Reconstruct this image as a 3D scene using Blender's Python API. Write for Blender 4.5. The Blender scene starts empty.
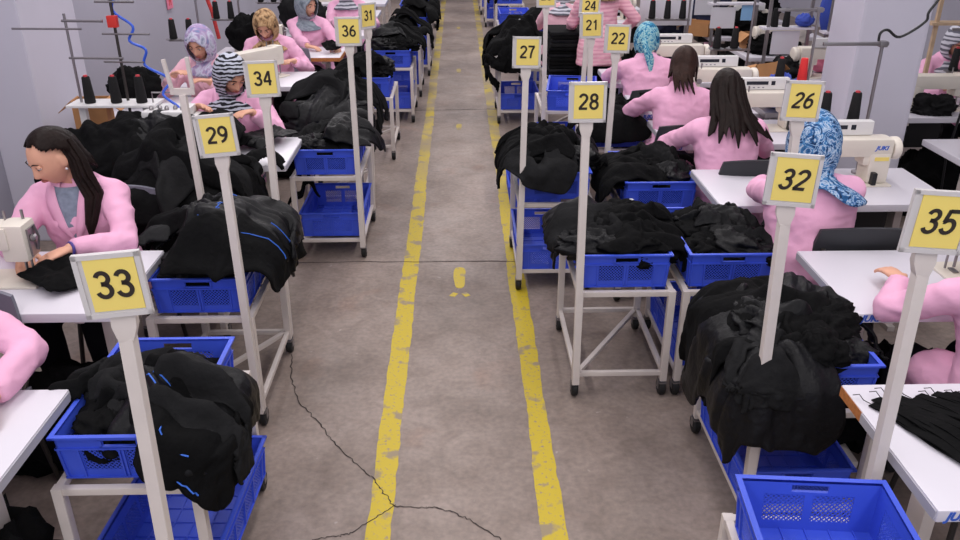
import bpy, bmesh, math, random
import numpy as np
from mathutils import Vector, Matrix

# ------------------------------------------------------------------ camera, world, lights, exposure
scene = bpy.context.scene
COL = scene.collection
cam_data = bpy.data.cameras.new('camera')
cam_data.sensor_width = 36.0
cam_data.lens = 822.0 / 960.0 * 36.0
cam = bpy.data.objects.new('camera', cam_data)
COL.objects.link(cam)
cam.location = (0, 0, 2.2)
cam.rotation_euler = (math.radians(90 - 25.04), 0, math.radians(-1.39))
cam_data.clip_end = 100
scene.camera = cam

world = bpy.data.worlds.new('world')
scene.world = world
world.use_nodes = True
world.node_tree.nodes['Background'].inputs[0].default_value = (0.80, 0.80, 0.95, 1)
world.node_tree.nodes['Background'].inputs[1].default_value = 0.32


def lamp_row(name, x, y0, y1, z, power, width=0.35, tint=(1.0, 0.95, 0.95)):
    l = bpy.data.lights.new(name, 'AREA')
    l.shape = 'RECTANGLE'
    l.size = width
    l.size_y = y1 - y0
    l.energy = power
    l.color = tint
    o = bpy.data.objects.new(name, l)
    COL.objects.link(o)
    o.location = (x, (y0 + y1) / 2, z)
    return o


lamp_row('ceiling_tube_row', -2.1, -5.0, 19.0, 3.8, 420)
lamp_row('ceiling_tube_row', 2.1, -5.0, 19.0, 3.8, 420)
lamp_row('ceiling_tube_row', 0.0, -5.0, 19.0, 4.0, 330)
wl = bpy.data.lights.new('rear_fill_light', 'AREA')      # soft fill added behind the camera to light upright faces; no window known
wl.shape = 'RECTANGLE'
wl.size, wl.size_y, wl.energy, wl.color = 10.0, 2.4, 200, (0.86, 0.90, 1.0)
wo = bpy.data.objects.new('rear_fill_light', wl)
COL.objects.link(wo)
wo.location = (0, -6.0, 2.6)
wo.rotation_euler = (math.radians(84), 0, 0)
scene.view_settings.view_transform = 'Standard'
scene.view_settings.look = 'None'
scene.view_settings.gamma = 1.0
scene.view_settings.use_curve_mapping = False
scene.view_settings.exposure = -0.48

PI = math.pi
R = math.radians


# ------------------------------------------------------------------ materials
def lin(c):
    return tuple((v / 255 / 12.92) if v / 255 <= 0.04045 else ((v / 255 + 0.055) / 1.055) ** 2.4 for v in c) + (1.0,)


def mat(name, rgb, rough=0.55, metal=0.0, var=0.0, vscale=6.0, bump=0.0, bscale=60.0, spec=0.4, sheen=0.0, alpha=1.0):
    m = bpy.data.materials.new(name)
    m.use_nodes = True
    nt = m.node_tree
    b = nt.nodes['Principled BSDF']
    c = lin(rgb)
    b.inputs['Base Color'].default_value = c
    b.inputs['Roughness'].default_value = rough
    b.inputs['Metallic'].default_value = metal
    b.inputs['Specular IOR Level'].default_value = spec
    if sheen:
        b.inputs['Sheen Weight'].default_value = sheen
    tc = nt.nodes.new('ShaderNodeTexCoord')
    if var:
        n = nt.nodes.new('ShaderNodeTexNoise')
        n.inputs['Scale'].default_value = vscale
        n.inputs['Detail'].default_value = 4
        nt.links.new(tc.outputs['Object'], n.inputs['Vector'])
        r = nt.nodes.new('ShaderNodeValToRGB')
        r.color_ramp.elements[0].position = 0.3
        r.color_ramp.elements[1].position = 0.7
        r.color_ramp.elements[0].color = tuple(v * (1 - var) for v in c[:3]) + (1,)
        r.color_ramp.elements[1].color = tuple(min(1, v * (1 + var)) for v in c[:3]) + (1,)
        nt.links.new(n.outputs['Fac'], r.inputs['Fac'])
        nt.links.new(r.outputs['Color'], b.inputs['Base Color'])
    if bump:
        n = nt.nodes.new('ShaderNodeTexNoise')
        n.inputs['Scale'].default_value = bscale
        n.inputs['Detail'].default_value = 3
        nt.links.new(tc.outputs['Object'], n.inputs['Vector'])
        bp = nt.nodes.new('ShaderNodeBump')
        bp.inputs['Strength'].default_value = bump
        bp.inputs['Distance'].default_value = 0.01
        nt.links.new(n.outputs['Fac'], bp.inputs['Height'])
        nt.links.new(bp.outputs['Normal'], b.inputs['Normal'])
    return m


def pattern(name, stops, scale, kind='noise', stretch=(1, 1, 1), distortion=1.5):
    m = bpy.data.materials.new(name)
    m.use_nodes = True
    nt = m.node_tree
    b = nt.nodes['Principled BSDF']
    b.inputs['Roughness'].default_value = 0.75
    b.inputs['Specular IOR Level'].default_value = 0.25
    tc = nt.nodes.new('ShaderNodeTexCoord')
    mp = nt.nodes.new('ShaderNodeMapping')
    mp.inputs['Scale'].default_value = stretch
    nt.links.new(tc.outputs['Object'], mp.inputs['Vector'])
    if kind == 'wave':
        n = nt.nodes.new('ShaderNodeTexWave')
        n.inputs['Scale'].default_value = scale
        n.inputs['Distortion'].default_value = distortion
        n.inputs['Detail'].default_value = 2
        n.inputs['Detail Scale'].default_value = 2
        n.wave_profile = 'SIN'
        n.bands_direction = 'Z'
    elif kind == 'voronoi':
        n = nt.nodes.new('ShaderNodeTexVoronoi')
        n.inputs['Scale'].default_value = scale
    else:
        n = nt.nodes.new('ShaderNodeTexNoise')
        n.inputs['Scale'].default_value = scale
        n.inputs['Detail'].default_value = 3
        n.inputs['Distortion'].default_value = distortion
    nt.links.new(mp.outputs['Vector'], n.inputs['Vector'])
    r = nt.nodes.new('ShaderNodeValToRGB')
    r.color_ramp.interpolation = 'LINEAR' if kind == 'noise' else 'EASE'
    els = r.color_ramp.elements
    while len(els) < len(stops):
        els.new(0.5)
    for e, (p, c) in zip(els, stops):
        e.position = p
        e.color = lin(c)
    nt.links.new(n.outputs['Distance' if kind == 'voronoi' else ('Color' if kind == 'wave' else 'Fac')], r.inputs['Fac'])
    nt.links.new(r.outputs['Color'], b.inputs['Base Color'])
    return m


def floor_mat():
    m = bpy.data.materials.new('concrete')
    m.use_nodes = True
    nt = m.node_tree
    b = nt.nodes['Principled BSDF']
    tc = nt.nodes.new('ShaderNodeTexCoord')

    def noise(scale, detail, dist=0.0):
        n = nt.nodes.new('ShaderNodeTexNoise')
        n.inputs['Scale'].default_value = scale
        n.inputs['Detail'].default_value = detail
        n.inputs['Distortion'].default_value = dist
        nt.links.new(tc.outputs['Object'], n.inputs['Vector'])
        return n.outputs['Fac']

    def ramp(fac, stops):
        r = nt.nodes.new('ShaderNodeValToRGB')
        els = r.color_ramp.elements
        while len(els) < len(stops):
            els.new(0.5)
        for e, (p, c) in zip(els, stops):
            e.position = p
            e.color = c if len(c) == 4 else lin(c)
        nt.links.new(fac, r.inputs['Fac'])
        return r.outputs['Color']

    def mix(kind, a, bb, fac=1.0):
        x = nt.nodes.new('ShaderNodeMixRGB')
        x.blend_type = kind
        x.inputs[0].default_value = fac
        nt.links.new(a, x.inputs[1])
        nt.links.new(bb, x.inputs[2])
        return x.outputs[0]
    base = ramp(noise(1.3, 6, 0.6), [(0.28, (125, 112, 104)), (0.5, (144, 131, 123)), (0.72, (162, 148, 140))])
    fine = ramp(noise(38, 4), [(0.3, (0.80, 0.80, 0.80, 1)), (0.7, (1.08, 1.06, 1.05, 1))])
    c = mix('MULTIPLY', base, fine)
    mottle = ramp(noise(6, 5, 1.2), [(0.35, (0.86, 0.84, 0.83, 1)), (0.6, (1.04, 1.03, 1.03, 1))])
    c = mix('MULTIPLY', c, mottle)
    # white scuffs and specks
    sp = ramp(noise(17, 2, 0.3), [(0.73, (0, 0, 0, 1)), (0.78, (0.10, 0.10, 0.10, 1))])
    c = mix('ADD', c, sp)
    # rusty blotches
    ru = ramp(noise(2.3, 3, 0.5), [(0.62, (1, 1, 1, 1)), (0.75, (1.02, 0.90, 0.84, 1))])
    c = mix('MULTIPLY', c, ru)
    nt.links.new(c, b.inputs['Base Color'])
    rr = ramp(noise(3.5, 4), [(0.3, (0.38, 0.38, 0.38, 1)), (0.7, (0.60, 0.60, 0.60, 1))])
    nt.links.new(rr, b.inputs['Roughness'])
    b.inputs['Specular IOR Level'].default_value = 0.35
    bp = nt.nodes.new('ShaderNodeBump')
    bp.inputs['Strength'].default_value = 0.12
    bp.inputs['Distance'].default_value = 0.01
    nt.links.new(noise(45, 4), bp.inputs['Height'])
    nt.links.new(bp.outputs['Normal'], b.inputs['Normal'])
    return m


def paint_mat():
    m = bpy.data.materials.new('worn_yellow_paint')
    m.use_nodes = True
    nt = m.node_tree
    b = nt.nodes['Principled BSDF']
    b.inputs['Roughness'].default_value = 0.55
    tc = nt.nodes.new('ShaderNodeTexCoord')
    cols = []
    for s, d, lo, hi in ((9, 5, 0.36, 0.44), (60, 3, 0.30, 0.42)):
        n = nt.nodes.new('ShaderNodeTexNoise')
        n.inputs['Scale'].default_value = s
        n.inputs['Detail'].default_value = d
        nt.links.new(tc.outputs['Object'], n.inputs['Vector'])
        r = nt.nodes.new('ShaderNodeValToRGB')
        r.color_ramp.elements[0].position = lo
        r.color_ramp.elements[1].position = hi
        nt.links.new(n.outputs['Fac'], r.inputs['Fac'])
        cols.append(r.outputs['Color'])
    mu = nt.nodes.new('ShaderNodeMath')
    mu.operation = 'MULTIPLY'
    nt.links.new(cols[0], mu.inputs[0])
    nt.links.new(cols[1], mu.inputs[1])
    sx = nt.nodes.new('ShaderNodeSeparateXYZ')          # the far stretch is trodden off in patches
    nt.links.new(tc.outputs['Object'], sx.inputs[0])
    mr = nt.nodes.new('ShaderNodeMapRange')
    mr.inputs['From Min'].default_value = 5.6
    mr.inputs['From Max'].default_value = 8.0
    nt.links.new(sx.outputs['Y'], mr.inputs['Value'])
    pn = nt.nodes.new('ShaderNodeTexNoise')
    pn.inputs['Scale'].default_value = 2.6
    pn.inputs['Detail'].default_value = 6
    nt.links.new(tc.outputs['Object'], pn.inputs['Vector'])
    pr = nt.nodes.new('ShaderNodeValToRGB')
    pr.color_ramp.elements[0].position = 0.40
    pr.color_ramp.elements[1].position = 0.66
    nt.links.new(pn.outputs['Fac'], pr.inputs['Fac'])
    iv = nt.nodes.new('ShaderNodeMath')
    iv.operation = 'SUBTRACT'
    iv.inputs[0].default_value = 1.0
    nt.links.new(pr.outputs['Color'], iv.inputs[1])
    wm = nt.nodes.new('ShaderNodeMath')
    wm.operation = 'MULTIPLY'
    nt.links.new(mr.outputs['Result'], wm.inputs[0])
    nt.links.new(iv.outputs[0], wm.inputs[1])
    kp = nt.nodes.new('ShaderNodeMath')
    kp.operation = 'SUBTRACT'
    kp.inputs[0].default_value = 1.0
    nt.links.new(wm.outputs[0], kp.inputs[1])
    m2 = nt.nodes.new('ShaderNodeMath')
    m2.operation = 'MULTIPLY'
    nt.links.new(mu.outputs[0], m2.inputs[0])
    nt.links.new(kp.outputs[0], m2.inputs[1])
    mu = m2
    mx = nt.nodes.new('ShaderNodeMixRGB')
    mx.inputs[1].default_value = lin((146, 130, 104))
    mx.inputs[2].default_value = lin((192, 168, 36))
    nt.links.new(mu.outputs[0], mx.inputs[0])
    nt.links.new(mx.outputs[0], b.inputs['Base Color'])
    return m


M = {}
M['floor'] = floor_mat()
M['paint'] = paint_mat()
M['crack'] = mat('crack_dark', (58, 50, 48), 0.9)
M['wall'] = mat('wall_paint', (168, 166, 180), 0.8, var=0.05, vscale=1.2, bump=0.05)
M['pillar'] = mat('pillar_paint', (196, 193, 206), 0.75, var=0.04, vscale=1.5, bump=0.04)
M['white_metal'] = mat('white_enamel', (206, 196, 190), 0.42, var=0.06, vscale=9)
M['post'] = mat('white_post', (212, 203, 198), 0.4, var=0.04, vscale=12)
M['steel'] = mat('brushed_steel', (150, 146, 148), 0.35, 0.85)
M['dark_steel'] = mat('dark_steel', (70, 66, 64), 0.45, 0.6)
M['rubber'] = mat('black_rubber', (22, 22, 23), 0.6)
M['caster_green'] = mat('caster_core', (38, 62, 52), 0.5)
M['blue'] = mat('blue_plastic', (60, 86, 208), 0.42, var=0.08, vscale=5, spec=0.45)
M['laminate'] = mat('white_laminate', (212, 208, 217), 0.35, var=0.02, vscale=3)
M['edge_grey'] = mat('grey_edge', (170, 168, 176), 0.5)
M['wood'] = mat('chipboard_edge', (178, 112, 62), 0.7, var=0.2, vscale=60)
M['pale_wood'] = mat('pale_wood', (186, 160, 132), 0.6, var=0.12, vscale=20)
M['holder'] = mat('acrylic_holder', (206, 202, 202), 0.25)
M['yellow'] = mat('yellow_card', (240, 217, 118), 0.6)
M['ink'] = mat('dark_ink', (46, 38, 34), 0.7)
M['blue_ink'] = mat('blue_ink', (48, 92, 190), 0.5)
M['cream'] = mat('machine_cream', (222, 214, 202), 0.38, var=0.03)
M['cream_white'] = mat('panel_white', (220, 218, 218), 0.4)
M['screen'] = mat('panel_dark', (42, 44, 54), 0.25)
M['black_plastic'] = mat('black_plastic', (30, 30, 32), 0.5)
M['grey_plastic'] = mat('grey_plastic', (112, 112, 124), 0.5, bump=0.05)
M['dark_plastic'] = mat('charcoal_plastic', (48, 50, 54), 0.5)
M['black_thread'] = mat('black_thread', (20, 19, 21), 0.85, bump=0.4, bscale=200)
M['red_thread'] = mat('red_thread', (214, 48, 50), 0.75)
M['white_thread'] = mat('white_thread', (226, 220, 226), 0.75)
M['red_core'] = mat('red_core', (196, 62, 72), 0.6)
M['black_cloth'] = mat('black_cloth', (13, 13, 14), 0.9, var=0.3, vscale=7, bump=0.8, bscale=30, spec=0.10)
M['black_shell'] = mat('black_shell_cloth', (13, 13, 16), 0.5, var=0.2, vscale=6, bump=0.8, bscale=24, spec=0.20)
M['charcoal_cloth'] = mat('charcoal_cloth', (32, 32, 33), 0.9, var=0.25, vscale=9, bump=0.6, bscale=40, spec=0.05)
M['blue_zip'] = mat('blue_zip', (52, 104, 205), 0.5)
M['white_tag'] = mat('white_tag', (214, 212, 216), 0.6)
M['cardboard'] = mat('cardboard', (176, 128, 84), 0.8, var=0.1, vscale=8)
M['paper'] = mat('white_paper', (208, 206, 214), 0.7)
M['blue_paper'] = mat('blue_paper', (134, 178, 220), 0.7)
M['red'] = mat('red_plastic', (206, 52, 46), 0.45)
M['red_tape'] = mat('red_patterned_tape', (196, 62, 62), 0.6, var=0.25, vscale=40)
M['blue_cable'] = mat('blue_cable', (52, 92, 205), 0.4)
M['skin'] = mat('skin', (218, 164, 138), 0.55, var=0.05, vscale=14)
M['lips'] = mat('lips', (164, 88, 82), 0.5)
M['eye'] = mat('eye_white', (214, 206, 200), 0.3)
M['iris'] = mat('iris', (40, 26, 20), 0.3)
M['brow'] = mat('brow', (46, 32, 26), 0.8)
M['hair'] = mat('dark_hair', (30, 21, 19), 0.45, var=0.3, vscale=30, bump=0.3, bscale=90, spec=0.12)
M['hair_brown'] = mat('brown_hair', (48, 31, 26), 0.45, var=0.3, vscale=30, bump=0.3, bscale=90, spec=0.12)
M['pink'] = mat('pink_smock', (232, 174, 204), 0.8, var=0.05, vscale=6, bump=0.3, bscale=26, spec=0.2)
M['pink_pale'] = mat('pale_pink_smock', (236, 186, 200), 0.8, var=0.05, vscale=6, bump=0.25, bscale=26, spec=0.2)
M['pink_stripe'] = pattern('pink_striped_smock', [(0.3, (226, 160, 178)), (0.6, (240, 186, 198))], 9, 'wave', (0.25, 0.25, 1), 3)
M['shirt'] = mat('grey_blue_shirt', (128, 138, 156), 0.85, var=0.2, vscale=40)
M['vest_grey'] = mat('grey_vest', (168, 156, 172), 0.85, var=0.1, vscale=12)
M['trouser'] = mat('dark_trouser', (24, 24, 29), 0.9, var=0.15, spec=0.08)
M['shoe'] = mat('dark_shoe', (26, 25, 27), 0.6)
M['bracelet'] = mat('purple_bracelet', (76, 64, 140), 0.4)
M['scarf_blue'] = pattern('blue_floral_scarf', [(0.34, (24, 44, 76)), (0.45, (44, 104, 162)), (0.515, (190, 206, 222)), (0.56, (66, 130, 186)), (0.66, (30, 58, 104))], 17, 'noise', (1, 1, 1), 2.5)
M['scarf_stripe'] = pattern('striped_scarf', [(0.35, (28, 28, 36)), (0.6, (188, 192, 206))], 17, 'wave', (0.5, 0.35, 0.8), 5)
M['scarf_lav'] = pattern('lavender_scarf', [(0.3, (104, 112, 142)), (0.45, (204, 204, 222)), (0.58, (166, 142, 180)), (0.7, (120, 136, 176))], 9, 'noise', (1, 1, 1), 2)
M['scarf_brown'] = pattern('spotted_brown_scarf', [(0.32, (78, 56, 40)), (0.48, (170, 134, 96)), (0.62, (204, 172, 130)), (0.75, (122, 96, 70))], 20, 'noise', (1, 1, 1), 1)
M['scarf_grey'] = pattern('grey_scarf', [(0.3, (96, 106, 118)), (0.5, (150, 160, 170)), (0.7, (116, 126, 138))], 12)
M['scarf_teal'] = pattern('turquoise_scarf', [(0.32, (20, 66, 110)), (0.46, (40, 128, 168)), (0.54, (166, 200, 196)), (0.62, (48, 136, 170)), (0.75, (28, 84, 122))], 19, 'noise', (1, 1, 1), 2)
M['scarf_pale'] = pattern('pale_striped_scarf', [(0.35, (96, 96, 108)), (0.55, (196, 196, 206))], 9, 'wave', (0.4, 0.3, 1), 4)
M['scarf_olive'] = pattern('olive_floral_scarf', [(0.35, (92, 78, 56)), (0.5, (160, 134, 100)), (0.65, (92, 52, 46))], 14)
M['navy'] = mat('navy_smock', (38, 42, 70), 0.85, var=0.2, vscale=10)
M['scarf_navy'] = pattern('navy_floral_scarf', [(0.35, (24, 26, 44)), (0.55, (52, 60, 104)), (0.7, (30, 30, 48))], 16)
M['blue_cloth'] = mat('blue_cloth', (58, 78, 168), 0.8, bump=0.3, bscale=30)
M['pink_cloth'] = mat('pink_cloth', (226, 130, 158), 0.8, bump=0.3, bscale=30)


# ------------------------------------------------------------------ noise (numpy)
def _hash(ix, iy, iz, seed):
    n = (ix * 374761393 + iy * 668265263 + iz * 1274126177 + seed * 974711) & 0x7fffffff
    n = ((n ^ (n >> 13)) * 1103515245) & 0x7fffffff
    n = ((n ^ (n >> 15)) * 12345701) & 0x7fffffff
    return ((n ^ (n >> 16)) & 0xffff) / 65535.0


def vnoise(P, seed=0):
    P = np.asarray(P, float)
    I = np.floor(P).astype(np.int64)
    f = P - I
    f = f * f * (3 - 2 * f)
    out = 0
    for dx in (0, 1):
        for dy in (0, 1):
            for dz in (0, 1):
                w = (f[:, 0] if dx else 1 - f[:, 0]) * (f[:, 1] if dy else 1 - f[:, 1]) * (f[:, 2] if dz else 1 - f[:, 2])
                out = out + w * _hash(I[:, 0] + dx, I[:, 1] + dy, I[:, 2] + dz, seed)
    return out * 2 - 1


def fbm(P, seed=0, octs=3):
    a, s, out = 1.0, 1.0, 0
    for i in range(octs):
        out = out + a * vnoise(np.asarray(P) * s, seed + i * 17)
        a *= 0.5
        s *= 2.03
    return out


def ridged(P, seed=0, octs=2):
    a, s, out = 1.0, 1.0, 0
    for i in range(octs):
        out = out + a * (1 - 2 * np.abs(vnoise(np.asarray(P) * s, seed + i * 31)))
        a *= 0.5
        s *= 2.1
    return out


# ------------------------------------------------------------------ mesh collector
class MB:
    def __init__(self):
        self.v, self.f, self.n = [], [], 0

    def add(self, V, F, T=None):
        V = np.asarray(V, float).reshape(-1, 3)
        if T is not None:
            A = np.array(T)
            V = V @ A[:3, :3].T + A[:3, 3]
        n = self.n
        self.v.append(V)
        self.f += [tuple(i + n for i in q) for q in F]
        self.n += len(V)
        return self

    def box(self, c, s, T=None, rz=0.0):
        x, y, z = s[0] / 2, s[1] / 2, s[2] / 2
        V = np.array([(-x, -y, -z), (x, -y, -z), (x, y, -z), (-x, y, -z), (-x, -y, z), (x, -y, z), (x, y, z), (-x, y, z)])
        if rz:
            ca, sa = math.cos(rz), math.sin(rz)
            V = V @ np.array([[ca, sa, 0], [-sa, ca, 0], [0, 0, 1]])
        return self.add(V + np.array(c), [(0, 3, 2, 1), (4, 5, 6, 7), (0, 1, 5, 4), (1, 2, 6, 5), (2, 3, 7, 6), (3, 0, 4, 7)], T)

    def bx(self, x0, x1, y0, y1, z0, z1, T=None):
        return self.box(((x0 + x1) / 2, (y0 + y1) / 2, (z0 + z1) / 2), (x1 - x0, y1 - y0, z1 - z0), T)

    def tube(self, pts, rad, seg=10, T=None, up=(0, 0, 1), square=False):
        P = np.asarray(pts, float)
        n = len(P)
        rr = []
        for i in range(n):
            r = rad[i] if isinstance(rad, (list, tuple)) else rad
            rr.append(r if isinstance(r, (list, tuple)) else (r, r))
        if square:
            seg = 4
        tang = np.gradient(P, axis=0)
        V = []
        prev = None
        for i in range(n):
            t = tang[i] / (np.linalg.norm(tang[i]) + 1e-9)
            ref = np.array(up, float) if prev is None else prev
            s = np.cross(ref, t) if prev is None else prev - t * np.dot(prev, t)
            if np.linalg.norm(s) < 1e-4:
                s = np.cross((1, 0, 0), t)
                if np.linalg.norm(s) < 1e-4:
                    s = np.cross((0, 1, 0), t)
            s /= np.linalg.norm(s)
            prev = s
            u = np.cross(t, s)
            for k in range(seg):
                a = 2 * PI * k / seg + (PI / 4 if square else 0)
                m = 1.41421 if square else 1.0
                V.append(P[i] + s * math.cos(a) * rr[i][0] * m + u * math.sin(a) * rr[i][1] * m)
        F = []
        for i in range(n - 1):
            for k in range(seg):
                a, b = i * seg + k, i * seg + (k + 1) % seg
                F.append((a, b, b + seg, a + seg))
        F.append(tuple(range(seg))[::-1])
        F.append(tuple((n - 1) * seg + k for k in range(seg)))
        return self.add(V, F, T)

    def lathe(self, prof, c=(0, 0, 0), seg=20, T=None, axis='z'):
        V, F = [], []
        n = len(prof)
        for r, z in prof:
            for k in range(seg):
                a = 2 * PI * k / seg
                p = (r * math.cos(a), r * math.sin(a), z)
                if axis == 'x':
                    p = (p[2], p[0], p[1])
                elif axis == 'y':
                    p = (p[1], p[2], p[0])
                V.append((p[0] + c[0], p[1] + c[1], p[2] + c[2]))
        for i in range(n - 1):
            for k in range(seg):
                a, b = i * seg + k, i * seg + (k + 1) % seg
                F.append((a, b, b + seg, a + seg))
        F.append(tuple(range(seg))[::-1])
        F.append(tuple((n - 1) * seg + k for k in range(seg)))
        return self.add(V, F, T)

    def ellipsoid(self, c, r, T=None, nu=20, nv=12):
        V, F = [], []
        for j in range(nv + 1):
            t = PI * j / nv
            for i in range(nu):
                a = 2 * PI * i / nu
                V.append((c[0] + r[0] * math.sin(t) * math.cos(a), c[1] + r[1] * math.sin(t) * math.sin(a), c[2] + r[2] * math.cos(t)))
        for j in range(nv):
            for i in range(nu):
                a, b = j * nu + i, j * nu + (i + 1) % nu
                F.append((a, a + nu, b + nu, b))
        return self.add(V, F, T)

    def data(self, name, m, bev=0.0, smooth=True, angle=35, mats=None):
        me = bpy.data.meshes.new(name)
        V = np.concatenate(self.v)
        me.from_pydata(V.tolist(), [], self.f)
        if bev:
            bm = bmesh.new()
            bm.from_mesh(me)
            bmesh.ops.remove_doubles(bm, verts=bm.verts, dist=1e-5)
            es = [e for e in bm.edges if len(e.link_faces) == 2 and e.calc_face_angle(0) > 0.5]
            bmesh.ops.bevel(bm, geom=es, offset=bev, segments=2, profile=0.7, affect='EDGES', clamp_overlap=True)
            bm.to_mesh(me)
            bm.free()
        bm = bmesh.new()
        bm.from_mesh(me)
        bmesh.ops.recalc_face_normals(bm, faces=bm.faces)
        bm.to_mesh(me)
        bm.free()
        if smooth:
            me.shade_smooth()
            me.set_sharp_from_angle(angle=R(angle))
        me.materials.append(m)
        return me

    def build(self, name, m, parent=None, bev=0.0, smooth=True, angle=35):
        return link(name, self.data(name, m, bev, smooth, angle), parent)


def link(name, me, parent=None):
    o = bpy.data.objects.new(name, me)
    COL.objects.link(o)
    if parent is not None:
        o.parent = parent
    return o


def tag(o, label, cat, group=None, kind=None):
    o['label'] = label
    o['category'] = cat
    if group:
        o['group'] = group
    if kind:
        o['kind'] = kind
    return o


def thing(name, label, cat, loc=(0, 0, 0), rz=0.0, group=None):
    o = bpy.data.objects.new(name, None)
    o.empty_display_size = 0.1
    COL.objects.link(o)
    o.location = loc
    o.rotation_euler = (0, 0, rz)
    return tag(o, label, cat, group)


def struct(o):
    o['kind'] = 'structure'
    return o


def dup(root, loc, rz=0.0, label=None, group=None):
    r = root.copy()
    COL.objects.link(r)
    r.location = loc
    r.rotation_euler = (0, 0, rz)
    if label:
        r['label'] = label
    if group:
        r['group'] = group
    elif 'group' in r:
        del r['group']
    for ch in list(root.children):
        c = ch.copy()
        COL.objects.link(c)
        c.parent = r
        for g in list(ch.children):
            d = g.copy()
            COL.objects.link(d)
            d.parent = c
    return r


def baked(mb, m, mods, name):
    """evaluate a mesh with modifiers and return the resulting mesh data"""
    me = mb.data(name, m, smooth=False)
    o = bpy.data.objects.new('bake', me)
    COL.objects.link(o)
    for kind, props in mods:
        md = o.modifiers.new(kind, kind)
        for k, v in props.items():
            setattr(md, k, v)
    dg = bpy.context.evaluated_depsgraph_get()
    out = bpy.data.meshes.new_from_object(o.evaluated_get(dg))
    bpy.data.objects.remove(o)
    out.name = name
    out.shade_smooth()
    out.materials.clear()
    out.materials.append(m)
    return out


def coords(me):
    a = np.empty(len(me.vertices) * 3)
    me.vertices.foreach_get('co', a)
    return a.reshape(-1, 3)


def normals(me):
    a = np.empty(len(me.vertices) * 3)
    me.vertices.foreach_get('normal', a)
    return a.reshape(-1, 3)


def set_coords(me, V):
    me.vertices.foreach_set('co', np.asarray(V, float).ravel())
    me.update()


_txt = {}


def text_data(s, size, m, shear=0.0, bold=0.0, depth=0.0008):
    key = (s, size, m.name, shear, bold)
    if key in _txt:
        return _txt[key]
    c = bpy.data.curves.new('text', 'FONT')
    c.body = s
    c.size = size
    c.shear = shear
    c.offset = bold
    c.extrude = depth
    c.align_x = 'CENTER'
    c.align_y = 'CENTER'
    c.resolution_u = 4
    o = bpy.data.objects.new('text', c)
    COL.objects.link(o)
    dg = bpy.context.evaluated_depsgraph_get()
    me = bpy.data.meshes.new_from_object(o.evaluated_get(dg))
    bpy.data.objects.remove(o)
    me.materials.clear()
    me.materials.append(m)
    _txt[key] = me
    return me


# ------------------------------------------------------------------ setting
mb = MB()
mb.bx(-6, 6.5, -1.5, 24, -0.1, 0)
struct(mb.build('floor', M['floor'], smooth=False))
mb = MB()
mb.bx(-3.25, -3.0, -1.5, 24, 0, 3.4)
struct(mb.build('wall_left', M['wall'], smooth=False))
mb = MB()
mb.bx(6.2, 6.4, -1.5, 24, 0, 3.4)
struct(mb.build('wall_right', M['wall'], smooth=False))
mb = MB()
mb.bx(-3.0, 6.2, 23.5, 23.7, 0, 3.4)
struct(mb.build('wall_back', M['wall'], smooth=False))
mb = MB()
mb.bx(-3.0, -2.68, 5.25, 6.02, 0, 3.4)
o = struct(mb.build('pillar_left', M['pillar'], smooth=False, bev=0.012))
mb = MB()
mb.bx(2.39, 2.81, 5.0, 5.42, 0, 3.4)
o = struct(mb.build('pillar_right', M['pillar'], smooth=False, bev=0.02))


def ragged_line(name, x, y0, y1, w, seed):
    m_ = MB()
    n = int((y1 - y0) / 0.03)
    ys = np.linspace(y0, y1, n)
    P = np.stack([ys * 14, np.zeros(n), np.zeros(n)], 1)
    a = x - w / 2 + 0.004 * fbm(P, seed) + 0.006 * vnoise(P / 9, seed + 5)
    b = x + w / 2 + 0.004 * fbm(P, seed + 50) + 0.006 * vnoise(P / 9, seed + 55)
    V, F = [], []
    for i in range(n):
        V += [(a[i], ys[i], 0.0), (b[i], ys[i], 0.0), (a[i], ys[i], 0.0012), (b[i], ys[i], 0.0012)]
    for i in range(n - 1):
        k = 4 * i
        F += [(k + 2, k + 3, k + 7, k + 6), (k, k + 2, k + 6, k + 4), (k + 1, k + 5, k + 7, k + 3)]
    m_.add(V, F)
    return struct(m_.build(name, M['paint'], smooth=False))


ragged_line('trim_1', -0.326, 0.5, 23.4, 0.094, 3)
ragged_line('trim_2', 0.338, 0.5, 23.4, 0.094, 9)


def floor_mark(name, y, s):
    m_ = MB()
    pts = []
    for i in range(24):                                  # rounded bar
        t = i / 24 * 2 * PI
        px = 0.034 * (abs(math.cos(t)) ** 0.7) * (1 if math.cos(t) >= 0 else -1)
        py = 0.15 * (abs(math.sin(t)) ** 0.5) * (1 if math.sin(t) >= 0 else -1)
        pts.append((px * (1.15 if py > 0 else 0.95) * s - 0.014, y + py * s))
    n = len(pts)
    V = [(a, b, 0.0) for a, b in pts] + [(a, b, 0.0015) for a, b in pts]
    m_.add(V, [tuple(range(n, 2 * n))] + [(i, (i + 1) % n, n + (i + 1) % n, n + i) for i in range(n)])
    if s >= 1:
        for sx in (-1, 1):                               # faded stubs at the foot of the mark
            m_.box((-0.014 + sx * 0.036, y - 0.235, 0.0006), (0.035, 0.05, 0.0012), rz=sx * 0.5)
    return struct(m_.build(name, M['paint'], smooth=False))


floor_mark('trim_3', 4.60, 1.0)
floor_mark('trim_4', 8.12, 0.75)
floor_mark('trim_5', 10.9, 0.8)
floor_mark('trim_6', 14.5, 0.8)


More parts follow.
